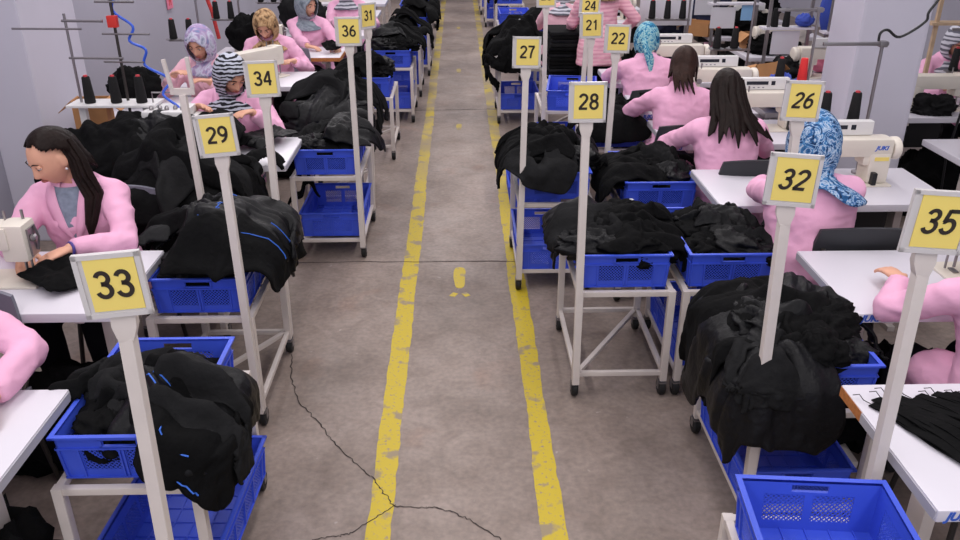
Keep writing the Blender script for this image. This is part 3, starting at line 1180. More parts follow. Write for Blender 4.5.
def garment(label, rect, rimz, heap, c, rot, layer, m='black_cloth', seed=0, scale=0.8, kind='jacket', crump=0.095, fold=0.042,
            floorz=0.02, trim=None, group=None, step=0.018, out=0.012, name='jacket', dome_pow=1.0, sub=1):
    cx, cy, hx, hy = rect
    U, V, mask = jacket_grid(step, kind)
    ny, nx = U.shape
    idx = -np.ones(U.shape, int)
    face_mask = mask[:-1, :-1] & mask[1:, :-1] & mask[:-1, 1:] & mask[1:, 1:]
    used = np.zeros(U.shape, bool)
    used[:-1, :-1] |= face_mask
    used[1:, :-1] |= face_mask
    used[:-1, 1:] |= face_mask
    used[1:, 1:] |= face_mask
    idx[used] = np.arange(used.sum())
    Us, Vs = U.copy(), V.copy()
    cnt = np.zeros(U.shape)
    for a_, b_ in ((0, 1), (1, 0), (0, -1), (-1, 0)):
        cnt += np.roll(used, (a_, b_), (0, 1))
    rimv = used & (cnt < 4)
    for _ in range(6):                                   # smooth the stepped outline
        su_, sv_, c_ = np.zeros(U.shape), np.zeros(U.shape), np.zeros(U.shape)
        for a_ in (-1, 0, 1):
            for b_ in (-1, 0, 1):
                if a_ or b_:
                    ok = np.roll(rimv, (a_, b_), (0, 1))
                    su_ += np.where(ok, np.roll(Us, (a_, b_), (0, 1)), 0)
                    sv_ += np.where(ok, np.roll(Vs, (a_, b_), (0, 1)), 0)
                    c_ += ok
        g_ = rimv & (c_ > 0)
        Us = np.where(g_, 0.5 * Us + 0.5 * su_ / np.maximum(c_, 1), Us)
        Vs = np.where(g_, 0.5 * Vs + 0.5 * sv_ / np.maximum(c_, 1), Vs)
    u, v = Us[used] * scale, (Vs[used] - 0.33) * scale
    N3 = lambda s, k: np.stack([u * s + seed * 3.1, v * s + k * 7.7, np.full(len(u), seed * 1.7 + k)], 1)
    ca, sa = math.cos(rot), math.sin(rot)
    uu = u + crump * fbm(N3(4, 1), seed, 2)
    vv = v + crump * fbm(N3(4, 2), seed + 3, 2)
    x = c[0] + ca * uu - sa * vv
    y = c[1] + sa * uu + ca * vv
    qx = np.clip(x, cx - hx, cx + hx)
    qy = np.clip(y, cy - hy, cy + hy)
    ex, ey = x - qx, y - qy
    d = np.hypot(ex, ey)
    nxv, nyv = np.where(d > 1e-6, ex / (d + 1e-9), 0), np.where(d > 1e-6, ey / (d + 1e-9), 0)
    tx, ty = np.clip((qx - cx) / hx, -1, 1), np.clip((qy - cy) / hy, -1, 1)
    dome = np.clip((1 - np.abs(tx) ** 2.5) * (1 - np.abs(ty) ** 2.5), 0, 1) ** dome_pow
    ang = seed * 1.3
    fu = (u * math.cos(ang) + v * math.sin(ang))
    fv = (-u * math.sin(ang) + v * math.cos(ang))
    fr = ridged(np.stack([fu * 11, fv * 3.5, np.full(len(u), seed * 0.9)], 1), seed + 11, 2) * 0.6 + 0.5 * ridged(N3(6, 4), seed + 7, 2)
    big = fbm(N3(3.2, 5), seed + 21, 2)
    lat = -nyv * x + nxv * y
    hf = ridged(np.stack([lat * 10 + 0.5 * u, d * 1.5, np.full(len(u), seed * 1.1)], 1), seed + 5, 2)
    hang = np.clip(d / 0.05, 0, 1)
    small = ridged(np.stack([fu * 27, fv * 9, np.full(len(u), seed * 0.5)], 1), seed + 41, 2)
    md = mask.astype(float)
    edge = md.copy()
    for sh in (1, 2, 3, 4):
        e_ = np.zeros_like(md)
        e_[sh:-sh, sh:-sh] = np.minimum.reduce([md[:-2 * sh, sh:-sh], md[2 * sh:, sh:-sh], md[sh:-sh, :-2 * sh], md[sh:-sh, 2 * sh:]])
        edge += e_
    edge = edge[used] / 5
    wq = np.stack([u * 8 + 0.9 * fbm(N3(5, 8), seed + 61, 2), v * 8 + 0.9 * fbm(N3(5, 9), seed + 62, 2), np.full(len(u), seed * 0.77)], 1)
    mid = ridged(wq, seed + 63, 3)
    lift = 0.018 * mid * (0.3 + 0.7 * edge) * (1 - 0.9 * hang) + layer * (0.35 + 0.65 * edge) + fold * fr * (1 - 0.85 * hang) * (0.4 + 0.6 * edge) + 0.035 * big * (1 - hang) + 0.010 * small * (0.3 + 0.7 * edge) * (1 - 0.9 * hang)
    zz = rimz + heap * dome + lift - np.clip(d - 0.015, 0, None)
    over = out + layer * 0.6 + 0.012 * (mid + 0.6) * hang * np.clip(d / 0.06, 0, 1) + np.clip(d, 0, 0.03) + hang * (0.016 * (hf + 1) + 0.03 * (big + 0.6) * np.clip(d / 0.2, 0, 1))
    px = qx + nxv * over * (d > 0)
    py = qy + nyv * over * (d > 0)
    zz = np.maximum(zz, floorz + 0.012 * (hf + 1) + 0.03 * (big + 0.6) + 0.25 * np.clip(floorz - zz, 0, 0.4))
    P = np.stack([px, py, zz], 1)
    F = []
    for j, i in zip(*np.nonzero(face_mask)):
        F.append((idx[j, i], idx[j, i + 1], idx[j + 1, i + 1], idx[j + 1, i]))
    m_ = MB()
    m_.add(P, F)
    me = m_.data(name, M[m], smooth=True, angle=180)
    o = link(name, me)
    sb = o.modifiers.new('smooth', 'SUBSURF')
    sb.levels = sub
    sb.render_levels = sub
    so = o.modifiers.new('thick', 'SOLIDIFY')
    so.thickness = 0.011
    so.offset = 0
    tag(o, label, 'garment', group)
    if trim:
        nrm = np.stack([nxv, nyv, np.zeros_like(nxv)], 1)
        for q in range(3 if trim != 'white_tag' else 1):
            col = int(nx * (0.5, 0.43, 0.58)[q]) + (seed % 3 - 1) * 4
            rows = [j for j in range(ny) if used[j, col]]
            n0 = int(len(rows) * (0.15, 0.35, 0.6)[q])
            ids = idx[rows[n0:n0 + (7 if trim != 'white_tag' else 3)], col]
            if len(ids) < 3:
                continue
            pts = P[ids] + np.array([0, 0, 0.007]) + nrm[ids] * 0.010
            z_ = MB()
            z_.tube(pts, [0.0026 if trim != 'white_tag' else (0.010, 0.004)] * len(pts), 6)
            z_.build('zip' if trim != 'white_tag' else 'tag', M[trim], o)
    return o


def bulk(label, rect, zbot, rimz, heap, m='black_cloth', seed=0, group=None, name='folded_garments', fold=0.03):
    """a crumpled garment stuffed into a crate, filling it from the bottom up to a heaped top"""
    cx, cy, hx, hy = rect
    n = 26
    g = np.linspace(-1, 1, n)
    X, Y = np.meshgrid(g, g)
    x, y = X.ravel(), Y.ravel()
    P3 = np.stack([x * 2.2 + seed, y * 3.0, np.full(len(x), seed * 1.3)], 1)
    dome = np.clip((1 - np.abs(x) ** 3) * (1 - np.abs(y) ** 3), 0, 1)
    top = rimz + heap * dome + fold * (ridged(P3 * 1.5, seed) * 0.7 + 0.8 * fbm(P3, seed + 9)) * np.clip(dome * 3, 0.15, 1)
    T = np.stack([cx + x * hx, cy + y * hy, np.maximum(top, zbot + 0.01)], 1)
    B = np.stack([cx + x * hx * 0.94, cy + y * hy * 0.94, np.full(len(x), zbot)], 1)
    F = []
    for j in range(n - 1):
        for i in range(n - 1):
            a = j * n + i
            F.append((a, a + 1, a + n + 1, a + n))
    k = n * n
    F2 = [tuple(q + k for q in f)[::-1] for f in F]
    rim = list(range(n)) + [(j + 1) * n - 1 for j in range(1, n)] + [(n - 1) * n + i for i in range(n - 2, -1, -1)] + [j * n for j in range(n - 2, 0, -1)]
    F3 = [(rim[i], rim[i] + k, rim[(i + 1) % len(rim)] + k, rim[(i + 1) % len(rim)]) for i in range(len(rim))]
    m_ = MB()
    m_.add(np.concatenate([T, B]), F + F2 + F3)
    o = m_.build(name, M[m], angle=70)
    return tag(o, label, 'garment', group)
def bunched(label, x, y, z, r, m, seed, group=None, rz=0.0, cat='garment', name='bunched_garment'):
    """a garment scrunched into a lump: sharp branching folds"""
    nu, nv = 72, 44
    V = []
    F = []
    for j in range(nv + 1):
        t_ = PI * j / nv
        for i in range(nu):
            a = 2 * PI * i / nu
            V.append((math.sin(t_) * math.cos(a), math.sin(t_) * math.sin(a), math.cos(t_)))
    for j in range(nv):
        for i in range(nu):
            a, b = j * nu + i, j * nu + (i + 1) % nu
            F.append((a, a + nu, b + nu, b))
    D = np.array(V)
    Wp = D + 0.35 * np.stack([fbm(D * 1.7 + seed, seed, 2), fbm(D * 1.7 + seed + 9, seed + 1, 2), fbm(D * 1.7 + seed + 5, seed + 2, 2)], 1)
    k = 1 + 0.22 * ridged(Wp * np.array([2.2, 2.8, 2.2]) + seed, seed + 3, 3) + 0.25 * fbm(D * 1.3 + seed * 2, seed + 4, 2)
    V = D * k[:, None] * np.array(r)
    V[:, 2] = np.maximum(V[:, 2] + r[2] * 0.55, 0.0)
    m_ = MB()
    m_.add(V, F)
    o = m_.build(name, M[m], angle=180)
    o.location = (x, y, z)
    o.rotation_euler = (0, 0, rz)
    return tag(o, label, cat, group)


# ------------------------------------------------------------------ people
def head_surface():
    nu, nv = 64, 48
    V = []
    for j in range(nv + 1):
        t = PI * j / nv
        for i in range(nu):
            a = 2 * PI * i / nu
            V.append((math.sin(t) * math.cos(a), math.sin(t) * math.sin(a), math.cos(t)))
    D = np.array(V)
    x, y, z = D[:, 0] * 0.073, D[:, 1] * 0.093, D[:, 2] * 0.117
    front = np.clip(D[:, 1], 0, 1)
    low = np.clip((-z - 0.015) / 0.1, 0, 1)
    x = x * (1 - 0.34 * low ** 1.3)                                   # jaw narrows
    y = np.where(D[:, 1] < 0, y * (1 - 0.30 * low), y)                # nape
    g = lambda cx, cz, sx, sz: np.exp(-((x - cx) / sx) ** 2 - ((z - cz) / sz) ** 2)
    y = y - 0.006 * front * g(0, 0.0, 0.09, 0.05)
    nose = np.where(z > -0.028, np.clip((0.032 - z) / 0.06, 0, 1), np.clip((z + 0.046) / 0.018, 0, 1))
    y = y + front * 0.030 * nose * np.exp(-(x / (0.010 + 0.008 * np.clip(-z / 0.03, 0, 1))) ** 2)
    y = y - front * 0.009 * (g(0.031, 0.016, 0.017, 0.013) + g(-0.031, 0.016, 0.017, 0.013))
    y = y + front * 0.005 * g(0, 0.036, 0.05, 0.012)
    y = y + front * 0.004 * (g(0.036, -0.022, 0.02, 0.02) + g(-0.036, -0.022, 0.02, 0.02))
    y = y + front * (0.008 * g(0, -0.053, 0.020, 0.006) + 0.008 * g(0, -0.066, 0.018, 0.006))
    y = y + front * 0.012 * g(0, -0.097, 0.022, 0.016)
    F = []
    for j in range(nv):
        for i in range(nu):
            a, b = j * nu + i, j * nu + (i + 1) % nu
            F.append((a, a + nu, b + nu, b))
    return np.stack([x, y, z], 1), F


HEAD_V, HEAD_F = head_surface()


def elbow(S, W, l1, l2, hint):
    S, W, hint = Vector(S), Vector(W), Vector(hint)
    d = W - S
    L = d.length
    if L > l1 + l2 - 0.006:
        W = S + d / L * (l1 + l2 - 0.006)
        L = l1 + l2 - 0.006
        d = W - S
    u = d / L
    a = (l1 * l1 - l2 * l2 + L * L) / (2 * L)
    h = math.sqrt(max(l1 * l1 - a * a, 0))
    p = hint - u * hint.dot(u)
    p.normalize()
    return S + u * a + p * h, W


def hand(mb_, W, fdir, nrm, side, curl=22, spread=1.0):
    """palm, four unequal bent fingers and a thumb; nrm is the palm side"""
    W, f, n = Vector(W), Vector(fdir).normalized(), Vector(nrm)
    n = (n - f * n.dot(f)).normalized()
    s = f.cross(n) * side                    # towards the thumb
    if s.dot(Vector((-side, 0, 0))) < 0:
        s = -s
    mb_.tube([W - f * 0.02, W + f * 0.02, W + f * 0.055, W + f * 0.08], [(0.023, 0.017), (0.029, 0.016), (0.037, 0.014), (0.036, 0.011)], 14, up=n)
    for k, (off, ln) in enumerate(((0.027, 0.92), (0.009, 1.0), (-0.009, 0.94), (-0.027, 0.76))):
        p = W + f * 0.068 + s * off
        d = (f + s * (off * 3.2 * spread)).normalized()
        pts = [p]
        for q, seg in enumerate((0.036, 0.024, 0.019)):
            c = R(curl) * (q + 0.6)
            dd = (d * math.cos(c) + n * math.sin(c))
            p = p + dd * seg * ln
            pts.append(p)
        mb_.tube([tuple(a) for a in pts], [0.0092, 0.0086, 0.0078, 0.0062], 10)
    b = W + f * 0.018 + s * 0.022
    d1 = (f * 0.62 + s * 0.7 + n * 0.25).normalized()
    d2 = (f * 0.85 + s * 0.3 + n * 0.4).normalized()
    mb_.tube([tuple(b), tuple(b + d1 * 0.036), tuple(b + d1 * 0.036 + d2 * 0.026), tuple(b + d1 * 0.036 + d2 * 0.046)], [0.013, 0.0105, 0.0095, 0.007], 10)


def person(label, x, y, yaw, lean=18, roll=0, hyaw=0, hpitch=25, hl=None, hr=None, cover=('scarf', 'scarf_grey'), smock='pink', stand=False,
           shirt=None, vox=0.007, hintl=(-0.6, -0.3, -0.75), hintr=(0.6, -0.3, -0.75), extra=None, trouser='trouser', size=1.0, curl=22, group=None, face=True, girth=1.0):
    t = thing('person', label, 'person', (x, y, 0), yaw, group)
    inv = Matrix.Rotation(-yaw, 3, 'Z')
    loc = lambda p: inv @ (Vector(p) - Vector((x, y, 0)))
    dz = 0.36 if stand else 0.0
    TS = Matrix.Translation((0, 0, 0.53 + dz)) @ Matrix.Rotation(R(roll), 4, 'Y') @ Matrix.Rotation(-R(lean), 4, 'X')
    P = lambda a, b, c: tuple(TS @ Vector((a, b, c - 0.53)))
    HB = TS @ Matrix.Translation((0, 0.035, 0.645))
    TH = TS @ Matrix.Translation((0, 0.02, 0.56)) @ Matrix.Rotation(R(lean) * 0.6, 4, 'X') @ Matrix.Rotation(R(hyaw), 4, 'Z') @ Matrix.Rotation(-R(hpitch), 4, 'X') @ Matrix.Translation((0, 0.02, 0.085))
    b = MB()
    b.tube([P(0, 0, 0.47), P(0, 0, 0.55), P(0, 0.01, 0.72), P(0, 0.015, 0.88), P(0, 0.005, 0.98), P(0, 0.0, 1.03), P(0, 0.005, 1.07)],
           [(0.13, 0.09), (0.15, 0.11), (0.115, 0.085), (0.135, 0.095), (0.12, 0.07), (0.065, 0.055), (0.05, 0.05)], 20, up=(0, 1, 0))
    nk = TH @ Vector((0, -0.02, -0.07))
    b.tube([P(0, 0.0, 1.02), P(0, 0.008, 1.06), tuple(nk)], [0.056, 0.05, 0.05], 16)
    b.add(HEAD_V, HEAD_F, TH)
    for s in (-1, 1):
        b.ellipsoid((s * 0.074, -0.008, -0.004), (0.011, 0.022, 0.032), TH, 12, 8)
    sm = MB()                                                              # smock
    hem = 0.40 if not stand else 0.36
    sm.tube([P(0, 0.03 if not stand else 0, hem), P(0, 0.02 if not stand else 0, 0.5), P(0, 0.0, 0.60), P(0, 0.008, 0.73), P(0, 0.012, 0.87), P(0, 0.0, 0.965), P(0, -0.005, 1.01), P(0, 0.0, 1.045)],
            [(0.225, 0.20) if not stand else (0.215, 0.165), (0.215, 0.175) if not stand else (0.205, 0.15), (0.19 * girth, 0.145), (0.165 * girth, 0.128), (0.182 * girth, 0.135), (0.172 * girth, 0.105), (0.125, 0.082), (0.074, 0.066)], 26, up=(0, 1, 0))
    hands = {}
    for s, tgt, hint in ((-1, hl, hintl), (1, hr, hintr)):
        S = Vector(P(s * 0.162 * girth, 0.0, 0.955))
        if tgt is None:
            W = S + Vector((s * 0.06, 0.08, -0.46))
            fdir = Vector((0, 0.15, -1))
            nrm = Vector((-s, 0, 0))
        else:
            W = loc(tgt[:3])
            fdir = None
            nrm = Vector((0, 0, -1))
        E, W = elbow(S, W, 0.275 * size, 0.245 * size, hint)
        fa = (W - E).normalized()
        if fdir is None:
            fdir = Vector((fa.x, fa.y, fa.z * 0.3))
            if len(tgt) > 3:
                fdir = inv @ Vector(tgt[3])
            if len(tgt) > 4:
                nrm = inv @ Vector(tgt[4])
        b.tube([P(s * 0.1, 0, 0.96), tuple(S), tuple(S.lerp(E, 0.5)), tuple(E), tuple(E.lerp(W, 0.35)), tuple(W)], [0.05, 0.05, 0.043, 0.036, 0.036, (0.026, 0.021)], 14)
        hand(b, W, fdir, nrm, s, curl)
        hands[s] = (S, E, W, fa, fdir)
        inner = Vector(P(s * 0.09, 0.0, 0.965))
        We = W - fa * 0.025
        sm.tube([tuple(inner), tuple(S + Vector((0, 0, 0.0))), tuple(S.lerp(E, 0.4)), tuple(S.lerp(E, 0.85)), tuple(E + (E - (S + W) / 2).normalized() * 0.006), tuple(E.lerp(We, 0.2)), tuple(E.lerp(We, 0.65)), tuple(We)],
                [0.072, 0.064, 0.058, 0.052, 0.051, 0.050, 0.046, 0.041], 18)
    tr = MB()
    sh = {}
    for s in (-1, 1):
        if stand:
            H, K, A = (s * 0.085, 0.0, 0.87), (s * 0.09, 0.015, 0.48), (s * 0.09, -0.01, 0.10)
        else:
            H, K, A = (s * 0.09, 0.03, 0.525), (s * 0.12, 0.43, 0.50), (s * 0.12, 0.38, 0.10)
        m1 = tuple((a + c) / 2 for a, c in zip(H, K))
        m2 = tuple(a + (c - a) * 0.3 for a, c in zip(K, A))
        b.tube([H, m1, K], [0.08, 0.07, 0.052], 14)
        b.tube([K, m2, A], [0.052, 0.05, 0.036], 14)
        F0 = (A[0], A[1] - 0.03, 0.035)
        b.tube([A, (A[0], A[1] + 0.02, 0.06), (A[0], A[1] + 0.12, 0.035)], [0.036, (0.036, 0.034), (0.034, 0.02)], 12)
        tr.tube([H, m1, K, tuple(a + (c - a) * 0.08 for a, c in zip(K, A))], [0.105, 0.09, 0.072, 0.068], 16)
        tr.tube([K, m2, (A[0], A[1], 0.13)], [0.07, 0.07, 0.058], 16)
        sh[s] = MB()
        sh[s].tube([(A[0], A[1] - 0.06, 0.05), (A[0], A[1] - 0.02, 0.055), (A[0], A[1] + 0.06, 0.045), (A[0], A[1] + 0.16, 0.032), (A[0], A[1] + 0.19, 0.028)],
                   [(0.03, 0.045), (0.044, 0.052), (0.046, 0.042), (0.044, 0.03), (0.025, 0.018)], 14, up=(0, 0, 1))
        if not stand:
            sm.tube([(s * 0.07, 0.02, 0.53), (s * 0.10, 0.2, 0.535), (s * 0.115, 0.30, 0.525)], [(0.125, 0.11), (0.115, 0.10), (0.10, 0.09)], 18)
    tr.tube([P(0, 0, 0.44) if not stand else (0, 0, 0.80), P(0, 0, 0.56), P(0, 0, 0.68)], [(0.18, 0.14), (0.18, 0.14), (0.14, 0.105)], 20, up=(0, 1, 0))
    me = baked(b, M['skin'], [('REMESH', dict(mode='VOXEL', voxel_size=vox)), ('SMOOTH', dict(factor=0.5, iterations=2))], 'body')
    link('body', me, t)
    me = baked(sm, M[smock], [('REMESH', dict(mode='VOXEL', voxel_size=0.010)), ('SMOOTH', dict(factor=0.6, iterations=6))], 'smock')
    V, N = coords(me), normals(me)
    sd = int(abs(x * 37 + y * 91)) % 97
    Q = V * np.array([9, 9, 14.0]) + sd
    k = np.clip(1 - np.abs(V[:, 2] - 0.99 - dz) / 0.05, 0, 1)
    V = V + N * (0.0055 * ridged(Q, sd, 2) + 0.004 * fbm(V * 20, sd + 3, 2))[:, None] * (1 - 0.6 * k[:, None])
    set_coords(me, V)
    smo = link('smock', me, t)
    # collar: a turned-down band open at the front
    c_ = MB()
    n = 30
    V, F = [], []
    for i in range(n + 1):
        a = R(110) + R(320) * i / n
        for (r1, r2, z) in ((0.062, 0.056, 1.058), (0.072, 0.066, 1.066), (0.100, 0.088, 1.025), (0.104, 0.092, 1.018)):
            V.append(P(r1 * math.cos(a), r2 * math.sin(a) + 0.0, z))
    for i in range(n):
        for q in range(3):
            a = i * 4 + q
            F.append((a, a + 1, a + 5, a + 4))
    c_.add(V, F)
    co = c_.build('collar', M[smock], smo, angle=180)
    md = co.modifiers.new('thick', 'SOLIDIFY')
    md.thickness = 0.005
    if shirt:
        c_ = MB()
        V, F = [], []
        n, mm = 8, 12
        for j in range(mm + 1):
            z = 1.035 - 0.24 * j / mm
            hw = 0.058 * (1 - j / mm) + 0.004
            rx, ry = np.interp(z, [0.73, 0.87, 0.965, 1.01, 1.045], [0.165, 0.182, 0.172, 0.125, 0.074]), np.interp(z, [0.73, 0.87, 0.965, 1.01, 1.045], [0.128, 0.135, 0.105, 0.082, 0.066])
            for i in range(n + 1):
                px = (i / n * 2 - 1) * hw
                V.append(P(px, ry * math.sqrt(max(0, 1 - (px / rx) ** 2)) + 0.013, z))
        for j in range(mm):
            for i in range(n):
                a = j * (n + 1) + i
                F.append((a, a + 1, a + n + 2, a + n + 1))
        c_.add(V, F)
        so = c_.build('shirt', M[shirt], t, angle=180)
        md = so.modifiers.new('thick', 'SOLIDIFY')
        md.thickness = 0.006
        for s in (-1, 1):
            c_ = MB()
            V, F = [], []
            for j in range(mm + 1):
                z = 1.035 - 0.24 * j / mm
                hw = 0.058 * (1 - j / mm) + 0.004
                wd = 0.052 * math.sin(PI * min(1, 0.25 + 0.75 * j / mm)) + 0.004
                rx, ry = np.interp(z, [0.73, 0.87, 0.965, 1.01, 1.045], [0.165, 0.182, 0.172, 0.125, 0.074]), np.interp(z, [0.73, 0.87, 0.965, 1.01, 1.045], [0.128, 0.135, 0.105, 0.082, 0.066])
                for px in (hw - 0.004, hw + wd * 0.5, hw + wd):
                    V.append(P(s * px, ry * math.sqrt(max(0, 1 - (px / rx) ** 2)) + 0.018, z))
            for j in range(mm):
                for i in range(2):
                    a = j * 3 + i
                    F.append((a, a + 1, a + 4, a + 3))
            c_.add(V, F)
            lo = c_.build('lapel', M[smock], smo, angle=180)
            md = lo.modifiers.new('thick', 'SOLIDIFY')
            md.thickness = 0.006
    me = baked(tr, M[trouser], [('REMESH', dict(mode='VOXEL', voxel_size=0.012)), ('SMOOTH', dict(factor=0.5, iterations=3))], 'trousers')
    link('trousers', me, t)
    for s in (-1, 1):
        sh[s].build('shoe', M['shoe'], t)
    if face:
        for s in (-1, 1):
            e = MB()
            e.ellipsoid((s * 0.031, 0.0765, 0.014), (0.0135, 0.010, 0.0085), TH, 14, 10)
            eo = e.build('eye', M['eye'], t)
            e = MB()
            e.ellipsoid((s * 0.031, 0.0762, 0.0185), (0.0150, 0.0112, 0.0088), TH, 14, 10)
            e.build('eyelid', M['skin'], eo)
            e = MB()
            e.ellipsoid((s * 0.031, 0.0835, 0.010), (0.006, 0.0042, 0.006), TH, 10, 8)
            e.build('iris', M['iris'], eo)
            e = MB()
            e.tube([tuple(TH @ Vector((s * q, yy, zz))) for q, yy, zz in ((0.017, 0.083, 0.0165), (0.031, 0.0868, 0.0205), (0.045, 0.077, 0.0155))], [0.0016, 0.0026, 0.0016], 6)
            e.build('eyelashes', M['brow'], eo)
            e = MB()
            e.tube([tuple(TH @ Vector((s * q, yy, zz))) for q, yy, zz in ((0.013, 0.091, 0.034), (0.030, 0.0885, 0.040), (0.049, 0.076, 0.034))], [(0.002, 0.0024), (0.0024, 0.003), (0.001, 0.0014)], 8)
            e.build('eyebrow', M['brow'], t)
        e = MB()
        e.tube([tuple(TH @ Vector(q)) for q in ((-0.022, 0.080, -0.058), (-0.010, 0.0895, -0.056), (0, 0.091, -0.0575), (0.010, 0.0895, -0.056), (0.022, 0.080, -0.058))], [0.002, 0.0055, 0.006, 0.0055, 0.002], 8)
        e.build('mouth', M['lips'], t)
    head_cover(t, TH, HB, cover, sd)
    if extra:
        extra(t, TS, TH, P, hands)
    return t


def head_cover(t, TH, HB, cover, seed):
    kind, mname = cover[0], cover[1]
    cs = 1.17 if mname == 'scarf_blue' else 1.04
    nt, nz = 72, 44
    if kind == 'scarf':
        prof = [(0.0, -0.012, 0.099, 0.122), (-0.05, -0.012, 0.097, 0.117), (-0.10, -0.012, 0.088, 0.102), (-0.135, -0.016, 0.076, 0.082), (-0.17, -0.022, 0.092, 0.10), (-0.21, -0.03, 0.14, 0.138), (-0.26, -0.03, 0.20, 0.150), (-0.40, -0.035, 0.215, 0.175)]
        zend, ztail, wtail = (-0.235 if mname != 'scarf_blue' else -0.185), (cover[2] if len(cover) > 2 else -0.26), 0.6
    elif kind == 'tied':
        prof = [(0.0, -0.010, 0.092, 0.116), (-0.05, -0.012, 0.088, 0.108), (-0.10, -0.018, 0.072, 0.086), (-0.14, -0.02, 0.064, 0.07), (-0.40, -0.02, 0.09, 0.10)]
        zend, ztail, wtail = -0.10, -0.14, 0.8
    else:
        prof = [(0.0, -0.014, 0.084, 0.106), (-0.05, -0.016, 0.083, 0.104), (-0.10, -0.028, 0.083, 0.098), (-0.16, -0.036, 0.098, 0.112), (-0.22, -0.044, 0.112, 0.132), (-0.30, -0.05, 0.118, 0.148), (-0.45, -0.05, 0.125, 0.16)]
        zend, ztail, wtail = -0.06, (cover[2] if len(cover) > 2 else -0.30), (cover[3] if len(cover) > 3 else 1.0)
    zs = np.array([p[0] for p in prof])[::-1]
    ip = lambda z, k: np.interp(z, zs, np.array([p[k] for p in prof])[::-1])
    V = []
    AZ, ZZ = np.zeros((nz + 1, nt)), np.zeros((nz + 1, nt))
    for j in range(nz + 1):
        f = j / nz
        for i in range(nt):
            az = 2 * PI * i / nt - PI                                # 0 = front
            back = abs(az)
            dz_ = (PI - back) if mname != 'scarf_blue' else abs(((az - 2.35 + PI) % (2 * PI)) - PI)
            ze = zend + (ztail - zend) * math.exp(-(dz_ / wtail) ** 4)
            if kind == 'hair':
                ze += 0.045 * math.sin(az * 9 + seed) * math.sin(az * 4.3) + 0.03 * math.sin(az * 23)
            zt = 0.130 if kind != 'hair' else 0.126
            z = zt * math.cos(f / 0.42 * PI / 2) if f < 0.42 else ze * ((f - 0.42) / 0.58)
            if z >= 0:
                q = math.sqrt(max(0, 1 - (z / zt) ** 2))
                cy, rx, ry = prof[0][1], prof[0][2] * q, prof[0][3] * q
            else:
                cy, rx, ry = ip(z, 1), ip(z, 2), ip(z, 3)
            V.append((rx * cs * math.sin(az), cy - 0.06 * (cs - 1) + ry * cs * math.cos(az), z * (cs if z > 0 else 1)))
            AZ[j, i], ZZ[j, i] = az, z
    V = np.array(V)
    az, z = AZ.ravel(), ZZ.ravel()
    if kind == 'hair':
        P3 = np.stack([np.sin(az) * 9, np.cos(az) * 9, z * 3 + seed], 1)
        k = 1 + (0.04 * ridged(P3, seed, 2) + 0.05 * fbm(np.stack([np.sin(az) * 3, np.cos(az) * 3, z * 9 + seed], 1), seed + 2, 2) * np.clip(-z / 0.15, 0, 1)) * np.clip((0.13 - z) / 0.05, 0, 1)
    else:
        P3 = np.stack([np.sin(az) * 2.2, np.cos(az) * 2.2, z * 16 + seed + az * 0.7], 1)
        k = 1 + (0.03 * ridged(P3, seed, 2)) * np.clip((0.06 - z) / 0.1, 0, 1)
    V[:, :2] *= k[:, None]
    w = np.clip((-0.09 - z) / 0.10, 0, 1)
    w = (w * w * (3 - 2 * w))[:, None]
    A, B = np.array(TH), np.array(HB)
    V = (V @ A[:3, :3].T + A[:3, 3]) * (1 - w) + (V @ B[:3, :3].T + B[:3, 3]) * w
    F = []
    for j in range(nz):
        for i in range(nt):
            i2 = (i + 1) % nt
            a0 = (AZ[j, i] + PI / nt)
            z0 = (ZZ[j, i] + ZZ[j + 1, i]) / 2
            if kind == 'hair':
                side = math.exp(-(a0 / 0.9) ** 2)
                if mname == 'hair' and len(cover) > 4:                 # drawn back behind the ears
                    if abs(a0) < 1.85 and z0 < 0.106 - 0.024 * a0 * a0 + 0.006 * math.sin(a0 * 7):
                        continue
                elif z0 < 0.075 - 0.02 * abs(a0) and abs(a0) < 1.3:
                    continue
            else:
                if (a0 / 0.80) ** 2 + ((z0 + 0.012) / 0.092) ** 2 < 1:
                    continue
            F.append((j * nt + i, j * nt + i2, (j + 1) * nt + i2, (j + 1) * nt + i))
    m_ = MB()
    m_.add(V, F)
    o = m_.build('hair' if kind == 'hair' else 'headscarf', M[mname], t, angle=180)
    so = o.modifiers.new('thick', 'SOLIDIFY')
    so.thickness = 0.010 if kind == 'hair' else 0.006
    so.offset = -0.3
    if kind == 'tied':
        m_ = MB()
        q = [TH @ Vector((0, -0.105, -0.045)), TH @ Vector((0, -0.128, -0.075)), HB @ Vector((0.012, -0.13, -0.16)), HB @ Vector((0.025, -0.135, -0.25))]
        m_.tube([tuple(v) for v in q], [(0.034, 0.03), (0.03, 0.022), (0.038, 0.014), (0.022, 0.006)], 14, up=(0, 1, 0))
        m_.build('scarf_tail', M[mname], o)


